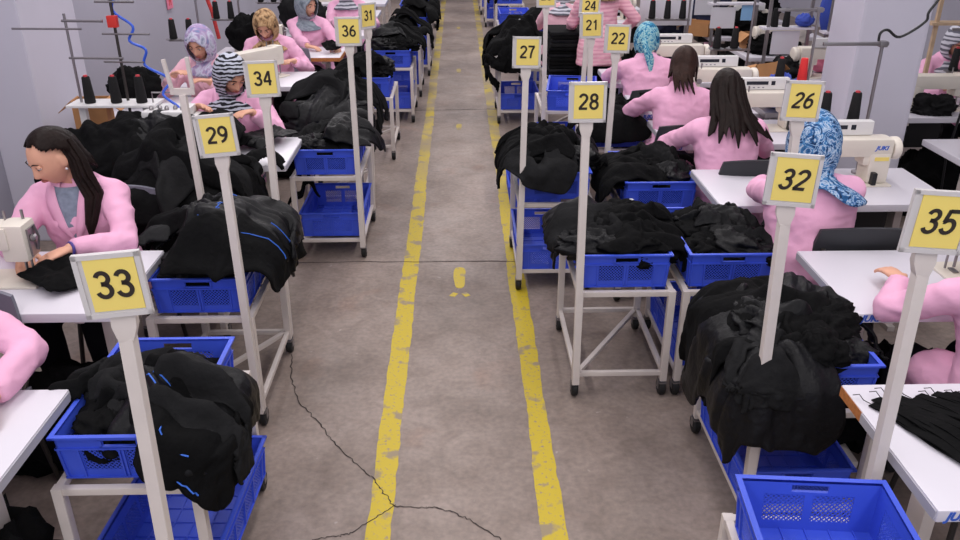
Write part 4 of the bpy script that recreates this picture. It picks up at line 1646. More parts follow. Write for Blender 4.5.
def l1_extra(t, TS, TH, P, hands):
    m_ = MB()                                                     # hair falling over the left shoulder
    for k, (dx, dy) in enumerate(((0, 0), (0.018, -0.012), (-0.012, 0.012), (0.03, -0.03))):
        q = [TH @ Vector((-0.055 - dx * 0.4, -0.06 + dy, 0.05)), TH @ Vector((-0.082 - dx * 0.5, -0.045 + dy, -0.03)), TH @ Vector((-0.086 - dx, -0.02 + dy, -0.10)),
             TS @ Vector((-0.10 - dx, 0.09 + dy, 0.46)), TS @ Vector((-0.085 - dx * 0.6, 0.15 + dy * 0.4, 0.36)), TS @ Vector((-0.075, 0.165, 0.29))]
        m_.tube([tuple(v) for v in q], [(0.014, 0.010), (0.018, 0.014), (0.018, 0.015), (0.018, 0.014), (0.015, 0.011), (0.005, 0.004)], 12)
    m_.build('loose_lock', M['hair'], t)
    m_ = MB()
    m_.ellipsoid((-0.084, 0.004, -0.037), (0.005, 0.005, 0.006), TH, 10, 8)
    e = m_.build('earring', M['white_tag'], t)
    e['label'] = 'small white earring'
    S, E, W, fa, fd = hands[-1]
    m_ = MB()
    c = W - fa * 0.012
    q = fa.cross(Vector((0, 0, 1))).normalized()
    r = q.cross(fa)
    pts = [tuple(c + q * 0.031 * math.cos(2 * PI * k / 16) + r * 0.027 * math.sin(2 * PI * k / 16)) for k in range(17)]
    m_.tube(pts, 0.006, 8)
    e = m_.build('bracelet', M['bracelet'], t)
    e['label'] = 'purple bead bracelet'


def r4_extra(t, TS, TH, P, hands):
    m_ = MB()                                                     # separate strands over the back and right shoulder
    for k, (a, dx, ln) in enumerate(((0.9, 0.03, 0.27), (0.6, 0.04, 0.29), (1.2, 0.06, 0.25), (0.2, 0.0, 0.30), (-0.4, -0.02, 0.27), (-0.9, -0.02, 0.23), (1.45, 0.08, 0.27))):
        q = [TH @ Vector((0.08 * math.sin(a), -0.015 - 0.105 * math.cos(a), 0.05)), TH @ Vector((0.096 * math.sin(a), -0.02 - 0.112 * math.cos(a), -0.06)),
             TS @ Vector((0.10 * math.sin(a) + dx * 0.3, 0.0 - 0.115 * math.cos(a), 0.50)), TS @ Vector((0.115 * math.sin(a) + dx, -0.025 - 0.13 * math.cos(a), 0.42)),
             TS @ Vector((0.125 * math.sin(a) + dx * 1.6, -0.02 - 0.145 * math.cos(a), 0.62 - ln))]
        m_.tube([tuple(v) for v in q], [(0.02, 0.012), (0.024, 0.014), (0.024, 0.014), (0.02, 0.011), (0.004, 0.003)], 10)
    m_.build('hair_strands', M['hair'], t)


person('woman with loose dark hair in a pink smock leaning over her sewing machine, left', -1.70, 3.60, PI, lean=10, roll=2, hyaw=-38, hpitch=22,
       hl=(-1.62, 3.14, 0.845, (-0.75, -0.6, -0.15)), hr=(-1.80, 3.16, 0.83, (0.3, -0.9, -0.2)), cover=('hair', 'hair', -0.13, 0.8, 'back'), shirt='shirt', vox=0.0052, extra=l1_extra,
       hintl=(-0.9, -0.1, -0.6), hintr=(0.9, -0.5, -0.5))
person('woman in black and white striped headscarf and pink smock looking down behind sign 34', -1.50, 5.44, PI, lean=14, roll=-3, hyaw=38, hpitch=30,
       hl=(-1.30, 5.08, 0.93, (-0.4, -0.7, 0.1)), hr=(-1.62, 5.02, 0.98, (0.75, -0.5, 0.15), (0.1, -0.6, -0.8)), cover=('scarf', 'scarf_stripe'), shirt='vest_grey', vox=0.0058)
person('woman in lavender headscarf looking down by the left wall', -1.93, 6.50, PI, lean=12, hyaw=-8, hpitch=24,
       hl=(-1.85, 6.12, 0.90), hr=(-2.1, 6.15, 0.95), cover=('scarf', 'scarf_lav'), smock='pink_pale', shirt='scarf_stripe', vox=0.0065)
person('woman in spotted brown headscarf bent over a cream sewing machine', -1.66, 7.52, PI, lean=14, hyaw=0, hpitch=34,
       hl=(-1.42, 7.15, 0.85), hr=(-1.75, 7.12, 0.84), cover=('scarf', 'scarf_brown'), vox=0.0065)
person('woman in grey headscarf with forearms on the brown-edged table', -1.50, 8.62, PI - 0.15, lean=12, hyaw=55, hpitch=15,
       hl=(-1.22, 8.12, 0.80, (0.5, -0.8, -0.1)), hr=(-1.45, 8.10, 0.80, (0.9, -0.3, -0.1)), cover=('scarf', 'scarf_grey'), vox=0.0065)
person('person in pink smock cut by the top edge above sign 36', -1.28, 9.85, PI, lean=3, hyaw=20, hpitch=15,
       hl=(-0.98, 9.45, 0.83), hr=(-1.35, 9.4, 0.83), cover=('scarf', 'scarf_pale'), vox=0.008)
person('person in pink smock resting an arm on the nearest left table, head out of frame', -1.80, 2.50, PI, lean=10, hyaw=-20, hpitch=25,
       hl=(-1.42, 2.10, 0.81, (0.3, -0.9, -0.1)), hr=(-1.95, 2.1, 0.82), cover=('scarf', 'scarf_lav'), vox=0.007, hintl=(-1.0, 0.1, -0.45))
# right row: seen from behind
person('woman in blue floral headscarf and pink smock seen from behind, right', 1.60, 3.40, 0, girth=1.13, lean=11, roll=-2, hyaw=-25, hpitch=26,
       hl=(1.55, 3.98, 0.82), hr=(1.86, 3.98, 0.83), cover=('scarf', 'scarf_blue', -0.27), vox=0.0065, hintl=(-1.0, 0.25, -0.35), face=True)
person('woman with long loose dark hair and pink smock seen from behind', 1.53, 4.45, -0.05, lean=15, roll=-2, hyaw=-8, hpitch=26,
       hl=(1.42, 4.92, 0.82), hr=(1.78, 4.95, 0.83), cover=('hair', 'hair', -0.22, 1.3), vox=0.007, hintl=(-1.0, -0.1, -0.45), extra=r4_extra)
person('woman with shoulder-length brown hair and pink smock seen from behind', 1.43, 5.20, -0.08, lean=15, roll=1, hyaw=-14, hpitch=28,
       hl=(1.33, 5.72, 0.82), hr=(1.68, 5.7, 0.83), cover=('hair', 'hair_brown', -0.15, 0.9), vox=0.007, hintl=(-1.0, -0.1, -0.45))
person('woman in turquoise tied headscarf and pink smock seen from behind', 1.43, 6.20, -0.05, lean=14, roll=-2, hyaw=-15, hpitch=26,
       hl=(1.30, 6.76, 0.82), hr=(1.68, 6.74, 0.83), cover=('tied', 'scarf_teal'), vox=0.007, hintl=(-1.0, -0.1, -0.45))
person('person in pink smock leaning on the table below sign 35, head out of frame', 1.90, 2.36, 0.05, lean=16, roll=0, hyaw=-10, hpitch=28,
       hl=(1.70, 2.82, 0.82, (-0.2, 0.9, 0.1)), hr=(2.1, 2.85, 0.83), cover=('scarf', 'scarf_pale'), vox=0.006, hintl=(-1.0, 0.1, -0.55))
person('woman standing in a striped pink smock behind sign 21', 1.27, 7.62, 0.35, lean=4, hyaw=10, hpitch=20,
       hl=(1.05, 7.95, 1.0), hr=(1.55, 7.9, 1.0), cover=('scarf', 'scarf_olive'), smock='pink_stripe', stand=True, vox=0.008)
person('person in pale pink smock seated with back to us before a dark chair back', 1.12, 9.25, 0, lean=10, hyaw=0, hpitch=22,
       hl=(0.98, 9.75, 0.83), hr=(1.3, 9.75, 0.83), cover=('scarf', 'scarf_pale'), smock='pink_pale', vox=0.008)
person('person in grey striped scarf behind the right pillar at the edge of view', 3.74, 6.42, PI * 1.05, lean=12, hyaw=-20, hpitch=25,
       hl=(3.95, 6.0, 0.85), hr=(3.6, 6.0, 0.85), cover=('scarf', 'scarf_pale'), vox=0.008)

# ------------------------------------------------------------------ trolleys, crates and garments near the aisle
Z1, Z2 = TZ, 0.137          # where the upper and lower crate stand
RIM = Z1 + CH
H = PI / 2


def rect(cx, cy, z=1.0):
    return (cx, cy, CW / 2 - 0.006, CD / 2 - 0.006)


def heap(where, grp, r, zb, rim, h, spec, fill=True, m='black_cloth', seed=0, skip=()):
    """spec: list of (label, dx, dy, rot, layer, material, scale, kind, trim, floor)"""
    if fill:
        cx, cy, hx, hy = r
        bulk('crumpled black garment lowest ' + where, (cx, cy, hx * 0.93, hy * 0.94), zb, rim, h, m, seed, grp)
    hx, hy = r[2], r[3]
    rg = random.Random(seed)
    k = 0
    for (fx, fy) in ((-0.45, -0.45), (0.45, -0.35), (-0.35, 0.4), (0.4, 0.45), (0.0, 0.0)):
        if k in skip:
            k += 1
            continue
        q = rg.uniform(0.8, 1.15)
        bunched(('near left', 'near right', 'far left', 'far right', 'middle')[k] + ' bunched black garment ' + where, r[0] + fx * hx, r[1] + fy * hy, rim + h * (0.1 if k < 4 else 0.45) - 0.035,
                (0.105 * q, 0.145 * q, 0.068 * q), ('black_cloth', 'black_shell', 'black_cloth', 'charcoal_cloth', 'black_cloth')[(k + seed) % 5], seed + 60 + k, grp, rg.uniform(0, 3))
        k += 1
    for i, s in enumerate(spec):
        lab, dx, dy, rot, layer, mm, sc, kind, trim, fz = s
        garment(lab + ' ' + where, (r[0], r[1], r[2] + 0.014, r[3] + 0.014), rim + 0.004, h, (r[0] + dx, r[1] + dy), rot, layer, mm, seed + i * 3 + 1, sc, kind, trim=trim, group=grp, floorz=fz)


# left, nearest trolley (beside sign 33)
TA = (-1.02, 2.32)
trolley(TA[0], TA[1], 'white trolley with two blue crates beside sign 33')
crate(TA[0] - 0.01, TA[1], Z1, 'blue crate heaped with black jackets on the upper shelf beside sign 33')
crate(TA[0] + 0.055, TA[1] - 0.02, Z2, 'blue crate jutting into the aisle on the lower shelf beside sign 33', rz=R(-2))
heap('in the upper crate beside sign 33', 'jackets in the upper crate beside sign 33', rect(TA[0] - 0.01, TA[1]), Z1 + 0.012, RIM - 0.07, 0.05, [
    ('charcoal-lined jacket', -0.04, 0.0, 2.2, 0.045, 'charcoal_cloth', 0.34, 'jacket', None, 0.6),
    ('blue-zipped jacket hanging over the near aisle side', 0.19, -0.14, -1.65, 0.075, 'black_shell', 0.66, 'cloth', 'blue_zip', 0.36),
    ('black jacket on top', -0.05, -0.04, 0.1, 0.075, 'black_cloth', 0.34, 'jacket', None, 0.6),
    ('black trouser leg sliding over the near aisle corner', 0.17, -0.20, -1.9, 0.085, 'black_cloth', 0.55, 'trousers', 'blue_zip', 0.40),
    ('charcoal sleeve hanging at the aisle side', 0.20, -0.19, -1.6, 0.095, 'charcoal_cloth', 0.42, 'trousers', None, 0.36)], seed=4, skip=(3,))

# left, trolley at sign 29
TB = (-1.105, 3.40)
trolley(TB[0], TB[1], 'white trolley with a single upper crate behind sign 29')
crate(TB[0], TB[1], Z1, 'blue crate overflowing with blue-zipped black jackets behind sign 29')
heap('in the crate behind sign 29', 'jackets in the crate behind sign 29', rect(*TB), Z1 + 0.012, RIM, 0.10, [
    ('black jacket', -0.08, 0.08, 0.6, 0.015, 'black_shell', 0.5, 'jacket', 'blue_zip', 0.6),
    ('black jacket hanging low over the aisle side', 0.20, 0.0, -1.5, 0.04, 'black_cloth', 1.0, 'cloth', 'blue_zip', 0.36),
    ('black jacket hanging from the far aisle corner', 0.20, 0.18, -1.3, 0.06, 'black_shell', 0.9, 'cloth', 'blue_zip', 0.40),
    ('black jacket crosswise', -0.02, 0.10, 2.6, 0.07, 'black_cloth', 0.5, 'jacket', None, 0.6),
    ('black jacket on top', 0.05, 0.04, 0.2, 0.09, 'black_shell', 0.45, 'jacket', 'blue_zip', 0.6)], seed=31)

# tall heap behind, against the left row
TB2 = (-1.47, 4.20)
trolley(TB2[0], TB2[1], 'white trolley buried under a tall black heap on the left')
crate(TB2[0], TB2[1], Z1, 'blue crate buried under the tall black heap on the left')
heap('on the tall heap at left', 'garments on the tall heap at left', rect(*TB2), Z1 + 0.012, RIM, 0.17, [
    ('black garment hanging down the near side', 0.05, -0.30, -3.0, 0.03, 'black_cloth', 1.0, 'jacket', None, 0.05),
    ('black garment hanging towards the wall', -0.2, -0.1, 1.5, 0.05, 'black_cloth', 0.95, 'jacket', None, 0.05),
    ('black garment hanging towards the aisle', 0.24, 0.0, -1.5, 0.07, 'black_cloth', 0.95, 'jacket', None, 0.1),
    ('charcoal garment slung across', 0.0, -0.02, 0.7, 0.10, 'charcoal_cloth', 0.8, 'jacket', None, 0.4),
    ('black garment on top', -0.04, 0.1, 2.4, 0.13, 'black_cloth', 0.8, 'jacket', 'white_tag', 0.4)], seed=52)

# left, trolley at sign 36
TC = (-0.845, 5.24)
trolley(TC[0], TC[1], 'white trolley with two blue crates beneath sign 36')
crate(TC[0], TC[1], Z1, 'blue crate on the upper shelf beneath sign 36')
crate(TC[0] + 0.01, TC[1], Z2, 'nearly empty blue crate on the lower shelf beneath sign 36')
heap('in the upper crate beneath sign 36', 'garments in the upper crate beneath sign 36', rect(*TC), Z1 + 0.012, RIM - 0.03, 0.04, [
    ('charcoal-collared jacket', -0.02, 0.08, 0.8, 0.01, 'charcoal_cloth', 0.36, 'jacket', None, 0.6),
    ('black jacket hanging over the aisle side', 0.18, -0.04, -1.6, 0.04, 'black_shell', 0.7, 'cloth', None, 0.50)], seed=71, skip=(2, 4))
garment('black sleeve hanging out of the lower crate beneath sign 36', (TC[0] - 0.15, TC[1] - 0.12, 0.05, 0.1), 0.34, 0.1, (TC[0] - 0.15, TC[1] - 0.15), 0.3, 0.01, 'black_cloth', 77, 0.3, 'cloth', floorz=0.2)

# left, black heap behind it
TDD = (-0.93, 6.05)
trolley(TDD[0], TDD[1], 'white trolley under shiny black garments behind the sign 36 trolley')
crate(TDD[0], TDD[1], Z1, 'blue crate under shiny black garments left of sign 36')
heap('left of sign 36', 'shiny black garments left of sign 36', rect(*TDD), Z1 + 0.012, RIM, 0.10, [
    ('shiny black jacket hanging towards the table', -0.2, -0.05, 1.5, 0.03, 'black_shell', 0.85, 'jacket', None, 0.3),
    ('shiny black jacket hanging over the near side', -0.02, -0.24, 3.0, 0.05, 'black_shell', 0.8, 'jacket', None, 0.35),
    ('charcoal jacket on top', 0.02, 0.02, 0.7, 0.09, 'charcoal_cloth', 0.7, 'jacket', None, 0.5),
    ('black jacket hanging over the aisle side', 0.16, 0.1, -1.3, 0.07, 'black_cloth', 0.65, 'jacket', None, 0.5)], seed=90)

# left, by sign 31
TE = (-0.69, 8.62)
trolley(TE[0], TE[1], 'white trolley with dark garments to the right of sign 31')
crate(TE[0], TE[1], Z1, 'blue crate on the upper shelf right of sign 31')
crate(TE[0], TE[1], Z2, 'blue crate on the lower shelf right of sign 31')
heap('in the crate right of sign 31', 'garments in the crate right of sign 31', rect(*TE), Z1 + 0.012, RIM, 0.10, [
    ('shiny black jacket', -0.05, 0.02, 0.6, 0.02, 'black_shell', 0.45, 'jacket', None, 0.55),
    ('black jacket hanging over the aisle side', 0.2, 0.16, -1.5, 0.05, 'black_cloth', 0.8, 'cloth', None, 0.3)], seed=111)
TE2 = (-0.80, 7.35)
trolley(TE2[0], TE2[1], 'white trolley under black clothes just left of sign 31')
crate(TE2[0], TE2[1], Z1, 'blue crate under black clothes just left of sign 31')
heap('just left of sign 31', 'black clothes just left of sign 31', rect(*TE2), Z1 + 0.012, RIM, 0.08, [
    ('black jacket hanging towards the table', -0.14, -0.1, 1.2, 0.03, 'black_cloth', 0.75, 'jacket', None, 0.3)], seed=123)

# right, nearest crate
T0 = (0.985, 1.495)
trolley(T0[0] - 0.04, T0[1], 'white trolley cut by the bottom edge below sign 35', rz=R(-4))
crate(T0[0] - 0.055, T0[1], Z1, 'empty-looking blue crate at the bottom edge below sign 35', rz=R(-5))
bulk('black cloth lying in the nearest crate on the right', (T0[0], T0[1] - 0.08, 0.13, 0.15), Z1 + 0.012, Z1 + 0.05, 0.03, 'black_cloth', 140, name='folded_garment')

# right, trolley at sign 32
T32 = (1.235, 2.66)
trolley(T32[0], T32[1], 'white trolley with two blue crates at the foot of sign 32')
crate(T32[0], T32[1], Z1, 'blue crate under a big black heap at the foot of sign 32')
crate(T32[0] - 0.03, T32[1] - 0.03, Z2, 'blue crate on the lower shelf at the foot of sign 32')
heap('on the big heap behind sign 32', 'garments on the big heap behind sign 32', rect(T32[0], T32[1]), Z1 + 0.012, RIM - 0.04, 0.03, [
    ('black jacket hanging far down into the aisle', -0.30, 0.10, 1.6, 0.02, 'black_cloth', 1.25, 'cloth', None, 0.22),
    ('shiny black jacket at the near aisle corner', -0.30, -0.12, 1.5, 0.04, 'black_shell', 1.2, 'cloth', None, 0.14),
    ('black jacket with a white tag', 0.04, 0.04, -0.5, 0.03, 'black_shell', 0.5, 'jacket', 'white_tag', 0.6),
    ('charcoal-cuffed sleeve hanging over the near side', -0.14, -0.24, 3.0, 0.055, 'charcoal_cloth', 0.5, 'trousers', None, 0.44),
    ('black trouser leg crossing the aisle-side edge', -0.17, -0.02, 1.4, 0.06, 'black_cloth', 0.75, 'trousers', None, 0.30)], seed=150, skip=(3,))

# right, trolley at sign 28 and its neighbour
T28 = (0.735, 3.60)
trolley(T28[0], T28[1], 'white trolley with an open lower frame at the foot of sign 28')
crate(T28[0], T28[1], Z1, 'blue crate of black jackets at the foot of sign 28')
heap('in the crate at sign 28', 'jackets in the crate at sign 28', rect(*T28), Z1 + 0.012, RIM - 0.035, 0.035, [
    ('black jacket', 0.03, 0.06, 0.3, 0.015, 'black_cloth', 0.42, 'jacket', None, 0.66),
    ('shiny black jacket hanging over the aisle side', -0.22, 0.08, 1.6, 0.03, 'black_shell', 0.75, 'cloth', None, 0.42),
    ('charcoal jacket bunched at the aisle side', -0.17, -0.02, 1.5, 0.055, 'charcoal_cloth', 0.6, 'cloth', None, 0.44),
    ('black jacket hanging over the inner side', 0.18, 0.02, -1.5, 0.04, 'black_cloth', 0.85, 'cloth', None, 0.28),
    ('black jacket with a white tag on top', 0.0, 0.08, 2.5, 0.05, 'black_cloth', 0.38, 'jacket', 'white_tag', 0.66)], seed=171)
T28B = (1.215, 3.60)
trolley(T28B[0], T28B[1], 'white trolley below sign 26, next to the sign 28 trolley')
crate(T28B[0], T28B[1], Z1, 'blue crate of black clothes below sign 26')
crate(T28B[0] - 0.02, T28B[1], Z2, 'blue crate on the lower shelf below sign 26')
heap('in the crate below sign 26', 'clothes in the crate below sign 26', rect(*T28B), Z1 + 0.012, RIM - 0.05, 0.03, [
    ('black trousers', 0.0, 0.06, 0.5, 0.015, 'black_cloth', 0.42, 'trousers', None, 0.68),
    ('charcoal jacket', 0.03, 0.04, 2.0, 0.03, 'charcoal_cloth', 0.34, 'jacket', None, 0.68),
    ('black jacket on top', -0.02, 0.04, -0.6, 0.045, 'black_shell', 0.34, 'jacket', None, 0.68)], seed=190, skip=(3,))

# right, trolley at sign 27 and its neighbour
T27 = (0.545, 4.74)
trolley(T27[0], T27[1], 'white trolley at the aisle edge carrying sign 27')
crate(T27[0], T27[1] + 0.02, Z1, 'blue crate of black jackets on the trolley of sign 27')
crate(T27[0] - 0.02, T27[1] - 0.04, Z2, 'empty blue crate on the lower shelf at the foot of sign 27')
heap('in the aisle-edge crate of sign 27', 'jackets in the aisle-edge crate of sign 27', rect(T27[0], T27[1] + 0.02), Z1 + 0.012, RIM, 0.08, [
    ('black jacket hanging over the aisle side', -0.19, 0.02, 1.5, 0.03, 'black_cloth', 1.0, 'cloth', 'white_tag', 0.36),
    ('black jacket', 0.03, 0.1, 0.4, 0.02, 'black_shell', 0.48, 'jacket', None, 0.6),
    ('charcoal jacket hanging over the near side', -0.04, -0.24, 3.0, 0.05, 'charcoal_cloth', 0.5, 'trousers', None, 0.52),
    ('black jacket on top', 0.0, 0.02, -0.8, 0.07, 'black_cloth', 0.45, 'jacket', None, 0.6)], seed=210)
T27B = (1.11, 4.58)
trolley(T27B[0], T27B[1], 'white trolley beside the sign 27 trolley, nearer the tables')
crate(T27B[0], T27B[1], Z1, 'blue crate under a black heap between signs 27 and 32')
heap('on the heap between signs 27 and 32', 'garments on the heap between signs 27 and 32', rect(*T27B), Z1 + 0.012, RIM - 0.05, 0.03, [
    ('black jacket hanging over the left side', -0.24, 0.04, 1.6, 0.02, 'black_cloth', 0.85, 'cloth', None, 0.3),
    ('black jacket spread across', 0.02, 0.1, 0.2, 0.03, 'black_cloth', 0.46, 'jacket', None, 0.66),
    ('charcoal-trimmed jacket', 0.02, 0.05, 2.3, 0.05, 'charcoal_cloth', 0.34, 'jacket', None, 0.66)], seed=230)

# right, behind signs 28 and 22
T22 = (1.10, 5.80)
trolley(T22[0], T22[1], 'white trolley with a crate seen behind sign 22')
crate(T22[0], T22[1], Z1, 'blue crate with black cloth seen behind sign 22')
heap('behind sign 22', 'black cloth behind sign 22', rect(*T22), Z1 + 0.012, RIM - 0.03, 0.04, [
    ('black jacket hanging towards the aisle', -0.19, -0.08, 1.7, 0.02, 'black_cloth', 0.9, 'cloth', None, 0.2),
    ('black jacket spread', 0.02, 0.08, 0.3, 0.03, 'black_cloth', 0.42, 'jacket', None, 0.66)], seed=250, skip=(0, 1))
T21 = (0.88, 6.86)
trolley(T21[0], T21[1], 'white trolley with empty crates between signs 27 and 28')
crate(T21[0] + 0.05, T21[1] - 0.05, Z1, 'empty blue crate set askew above sign 28', rz=R(-8))
crate(T21[0], T21[1], Z2, 'blue crate low beneath the askew crates')
crate(0.56, 6.1, 0.0, 'blue crate standing on the floor behind sign 27')
crate(0.56, 6.1, CH, 'blue crate stacked on the floor crate behind sign 27', rz=R(4))
T20 = (0.60, 8.55)
trolley(T20[0], T20[1], 'white trolley with black coats hanging at its aisle side, above sign 27')
crate(T20[0], T20[1], Z1, 'blue crate with hanging black coats above sign 27')
crate(T20[0], T20[1], Z2, 'blue crate on the lower shelf above sign 27')
heap('above sign 27', 'black coats above sign 27', rect(*T20), Z1 + 0.012, RIM, 0.16, [
    ('black coat hanging over the aisle side', -0.22, -0.16, 1.5, 0.05, 'black_cloth', 0.9, 'jacket', None, 0.3),
    ('black coat hanging over the near side', -0.1, -0.26, 2.9, 0.06, 'black_cloth', 0.6, 'jacket', 'white_tag', 0.4),
    ('black coat on top', 0.0, 0.1, 0.5, 0.08, 'black_cloth', 0.75, 'jacket', None, 0.5)], seed=270)

# folded black garments stacked on a trolley behind sign 27
TS_ = (1.02, 7.95)
trolley(TS_[0], TS_[1], 'white trolley carrying the stack of folded black garments')
rng = random.Random(5)
z = TZ + 0.001
for k in range(13):
    h = 0.033
    m_ = MB()
    m_.bx(-0.185, 0.185, -0.24, 0.24, 0, h - 0.002)
    me = m_.data('folded_garment', M['black_cloth' if k % 3 else 'charcoal_cloth'] if k % 4 != 2 else M['black_shell'], bev=0.014)
    V = coords(me)
    V = V + 0.006 * np.stack([fbm(V * 9 + k, k), fbm(V * 9 + k + 5, k + 1), 0.15 * fbm(V * 12 + k, k + 2)], 1)
    set_coords(me, V)
    o = link('folded_garment', me)
    o.location = (TS_[0] + rng.uniform(-0.015, 0.015), TS_[1] + rng.uniform(-0.015, 0.015), z + 0.002)
    o.rotation_euler = (0, 0, rng.uniform(-0.05, 0.05))
    tag(o, 'folded black garment in the tall stack right of sign 27', 'garment', 'folded garments stacked right of sign 27')
    z += h

# far trolleys on both sides of the aisle
far = [(-0.66, 9.75, 0), (-0.60, 10.9, 1), (-0.62, 12.1, 0), (-0.66, 13.4, 1), (-0.62, 14.8, 0), (-0.64, 16.4, 1), (-0.62, 18.0, 0),
       (0.95, 9.9, 1), (0.72, 11.2, 0), (0.78, 13.5, 1), (0.66, 14.9, 0), (0.62, 16.4, 1), (0.66, 18.2, 0)]
for i, (cx, cy, k) in enumerate(far):
    side = 'left' if cx < 0 else 'right'
    s = 1 if cx < 0 else -1
    trolley(cx, cy, f'white trolley far down the {side} side of the aisle', f'far trolleys on the {side}')
    crate(cx, cy, Z1, f'blue crate on the upper shelf of a far trolley, {side} side', f'far upper crates on the {side}')
    crate(cx, cy, Z2, f'blue crate on the lower shelf of a far trolley, {side} side', f'far lower crates on the {side}')
    r = rect(cx, cy)
    grp = f'dark garments on the far trolleys, {side} side'
    if k or cx < 0:
        bulk(f'dark garments heaped on a far trolley, {side} side', (r[0], r[1], r[2] * 0.93, r[3] * 0.93), Z1 + 0.012, RIM, 0.12, 'black_cloth', 300 + i, grp)
        garment(f'dark garment hanging off a far trolley, {side} side', (r[0], r[1], r[2] + 0.014, r[3] + 0.014), RIM, 0.13, (cx + 0.16 * s, cy), -1.5 * s, 0.05, 'black_cloth', 320 + i, 0.8, step=0.03, group=grp + ' hanging', floorz=0.2)
# ------------------------------------------------------------------ right row of stations
R_ST = [  # x of the free end, near edge, where
    (1.205, 1.605, 'in the right foreground'),
    (1.46, 2.66, 'below sign 35'),
    (1.29, 3.80, 'of the woman in blue floral scarf'),
    (1.27, 4.87, 'of the woman with long loose hair'),
    (1.25, 5.62, 'of the woman with shoulder-length hair'),
    (1.20, 6.60, 'of the woman in turquoise scarf')]
for i, (xe, yn, w) in enumerate(R_ST):
    table(xe, yn, True, 'white sewing table ' + w, wood='part' if i == 0 else False, lettering=(i < 5), length=1.06 if i == 3 else LEN)
    mx = {0: 1.95, 1: 2.05, 2: 1.87, 3: 1.82, 4: 1.72, 5: 1.64}[i]
    machine(mx, yn + 0.26, True, 'cream sewing machine with control panel ' + w, mark=(i < 4))
for i in range(4):
    yn = 8.7 + 1.15 * i
    table(1.15, yn + 1.1, True, 'white sewing table far down the right row', lettering=False, group='far tables on the right')
    machine(1.66, yn + 1.35, True, 'cream sewing machine far down the right row', group='far machines on the right')
chair(1.76, 3.52, 0, 'charcoal work chair behind the woman in blue floral scarf')
chair(1.62, 4.50, 0, 'charcoal work chair of the woman with long loose hair')
chair(1.43, 5.23, 0, 'charcoal work chair of the woman with shoulder-length hair')
chair(1.45, 6.22, 0, 'charcoal work chair of the woman in turquoise scarf')
chair(1.90, 2.38, 0, 'charcoal work chair of the person below sign 35')
chair(1.12, 9.24, 0, 'charcoal work chair of the person in pale pink smock')

# thread stand before the right pillar, with its cable
thread_stand(2.19, 4.30, 'steel thread stand with two black cones before the right pillar', zplate=1.05, h=1.47)
cone('black', 1.95, 4.30, 1.053, 'black thread cone left of the pair before the right pillar')
cone('black', 2.11, 4.30, 1.053, 'black thread cone right of the pair before the right pillar')
m_ = MB()
pts = [(2.165, 4.30, 1.475), (2.168, 4.30, 1.515), (2.203, 4.30, 1.529), (2.273, 4.3, 1.494), (2.387, 4.3, 1.568), (2.396, 4.3, 1.618), (2.45, 4.31, 1.70), (2.6, 4.35, 1.95), (2.8, 4.4, 2.4), (2.85, 4.4, 3.0)]
P = [Vector(p) for p in pts]
Q = []
for i in range(len(P) - 1):
    for k in range(6):
        t_ = k / 6
        p0, p1, p2, p3 = P[max(i - 1, 0)], P[i], P[i + 1], P[min(i + 2, len(P) - 1)]
        Q.append(tuple(0.5 * ((2 * p1) + (p2 - p0) * t_ + (2 * p0 - 5 * p1 + 4 * p2 - p3) * t_ ** 2 + (3 * p1 - p0 - 3 * p2 + p3) * t_ ** 3)))
m_.tube(Q, 0.007, 8)
tag(m_.build('power_cable', M['black_plastic']), 'black wavy cable rising from the thread stand before the right pillar', 'cable')

# black strips on the foreground table
rng = random.Random(3)
GRP = 'black fabric strips on the foreground table'
for k in range(26):
    n = 14
    y0 = 2.085 + 0.001 * k + rng.uniform(-0.03, 0.015)
    x0 = 1.245 + 0.017 * k + rng.uniform(-0.02, 0.02)
    L = rng.uniform(0.36, 0.46)
    a = R(-66 + rng.uniform(-8, 8))
    V, F = [], []
    w = rng.uniform(0.012, 0.02)
    ph = rng.uniform(0, 6)
    for i in range(n + 1):
        t_ = i / n
        px = x0 + math.cos(a) * L * t_ + 0.008 * math.sin(t_ * 5 + ph)
        py = y0 + math.sin(a) * L * t_ + 0.008 * math.cos(t_ * 4 + ph)
        pz = TOP + 0.003 + 0.0025 * k * math.sin(PI * min(1, 0.12 + t_ * 0.85)) + 0.006 * (1 + math.sin(t_ * 9 + ph)) * math.sin(PI * t_)
        nx_, ny_ = -math.sin(a) * w, math.cos(a) * w
        V += [(px - nx_, py - ny_, pz), (px + nx_, py + ny_, pz + 0.002), (px + nx_, py + ny_, pz + 0.006), (px - nx_, py - ny_, pz + 0.004)]
    for i in range(n):
        b_ = i * 4
        for q in range(4):
            F.append((b_ + q, b_ + (q + 1) % 4, b_ + 4 + (q + 1) % 4, b_ + 4 + q))
    F += [(3, 2, 1, 0), (n * 4, n * 4 + 1, n * 4 + 2, n * 4 + 3)]
    m_ = MB()
    m_.add(V, F)
    o = tag(m_.build('fabric_strip', M['black_cloth']), 'black fabric strip in the pile on the foreground table', 'fabric strip', GRP)
    if k % 3 == 0:
        m_ = MB()
        e = Vector((x0, y0, TOP + 0.006 + 0.002))
        m_.tube([tuple(e), tuple(e + Vector((-0.02, 0.02, 0.004))), tuple(e + Vector((-0.022, 0.045, 0.008))), tuple(e + Vector((-0.04, 0.05, 0.003)))], 0.0015, 5)
        m_.build('loose_thread', M['black_thread'], o)

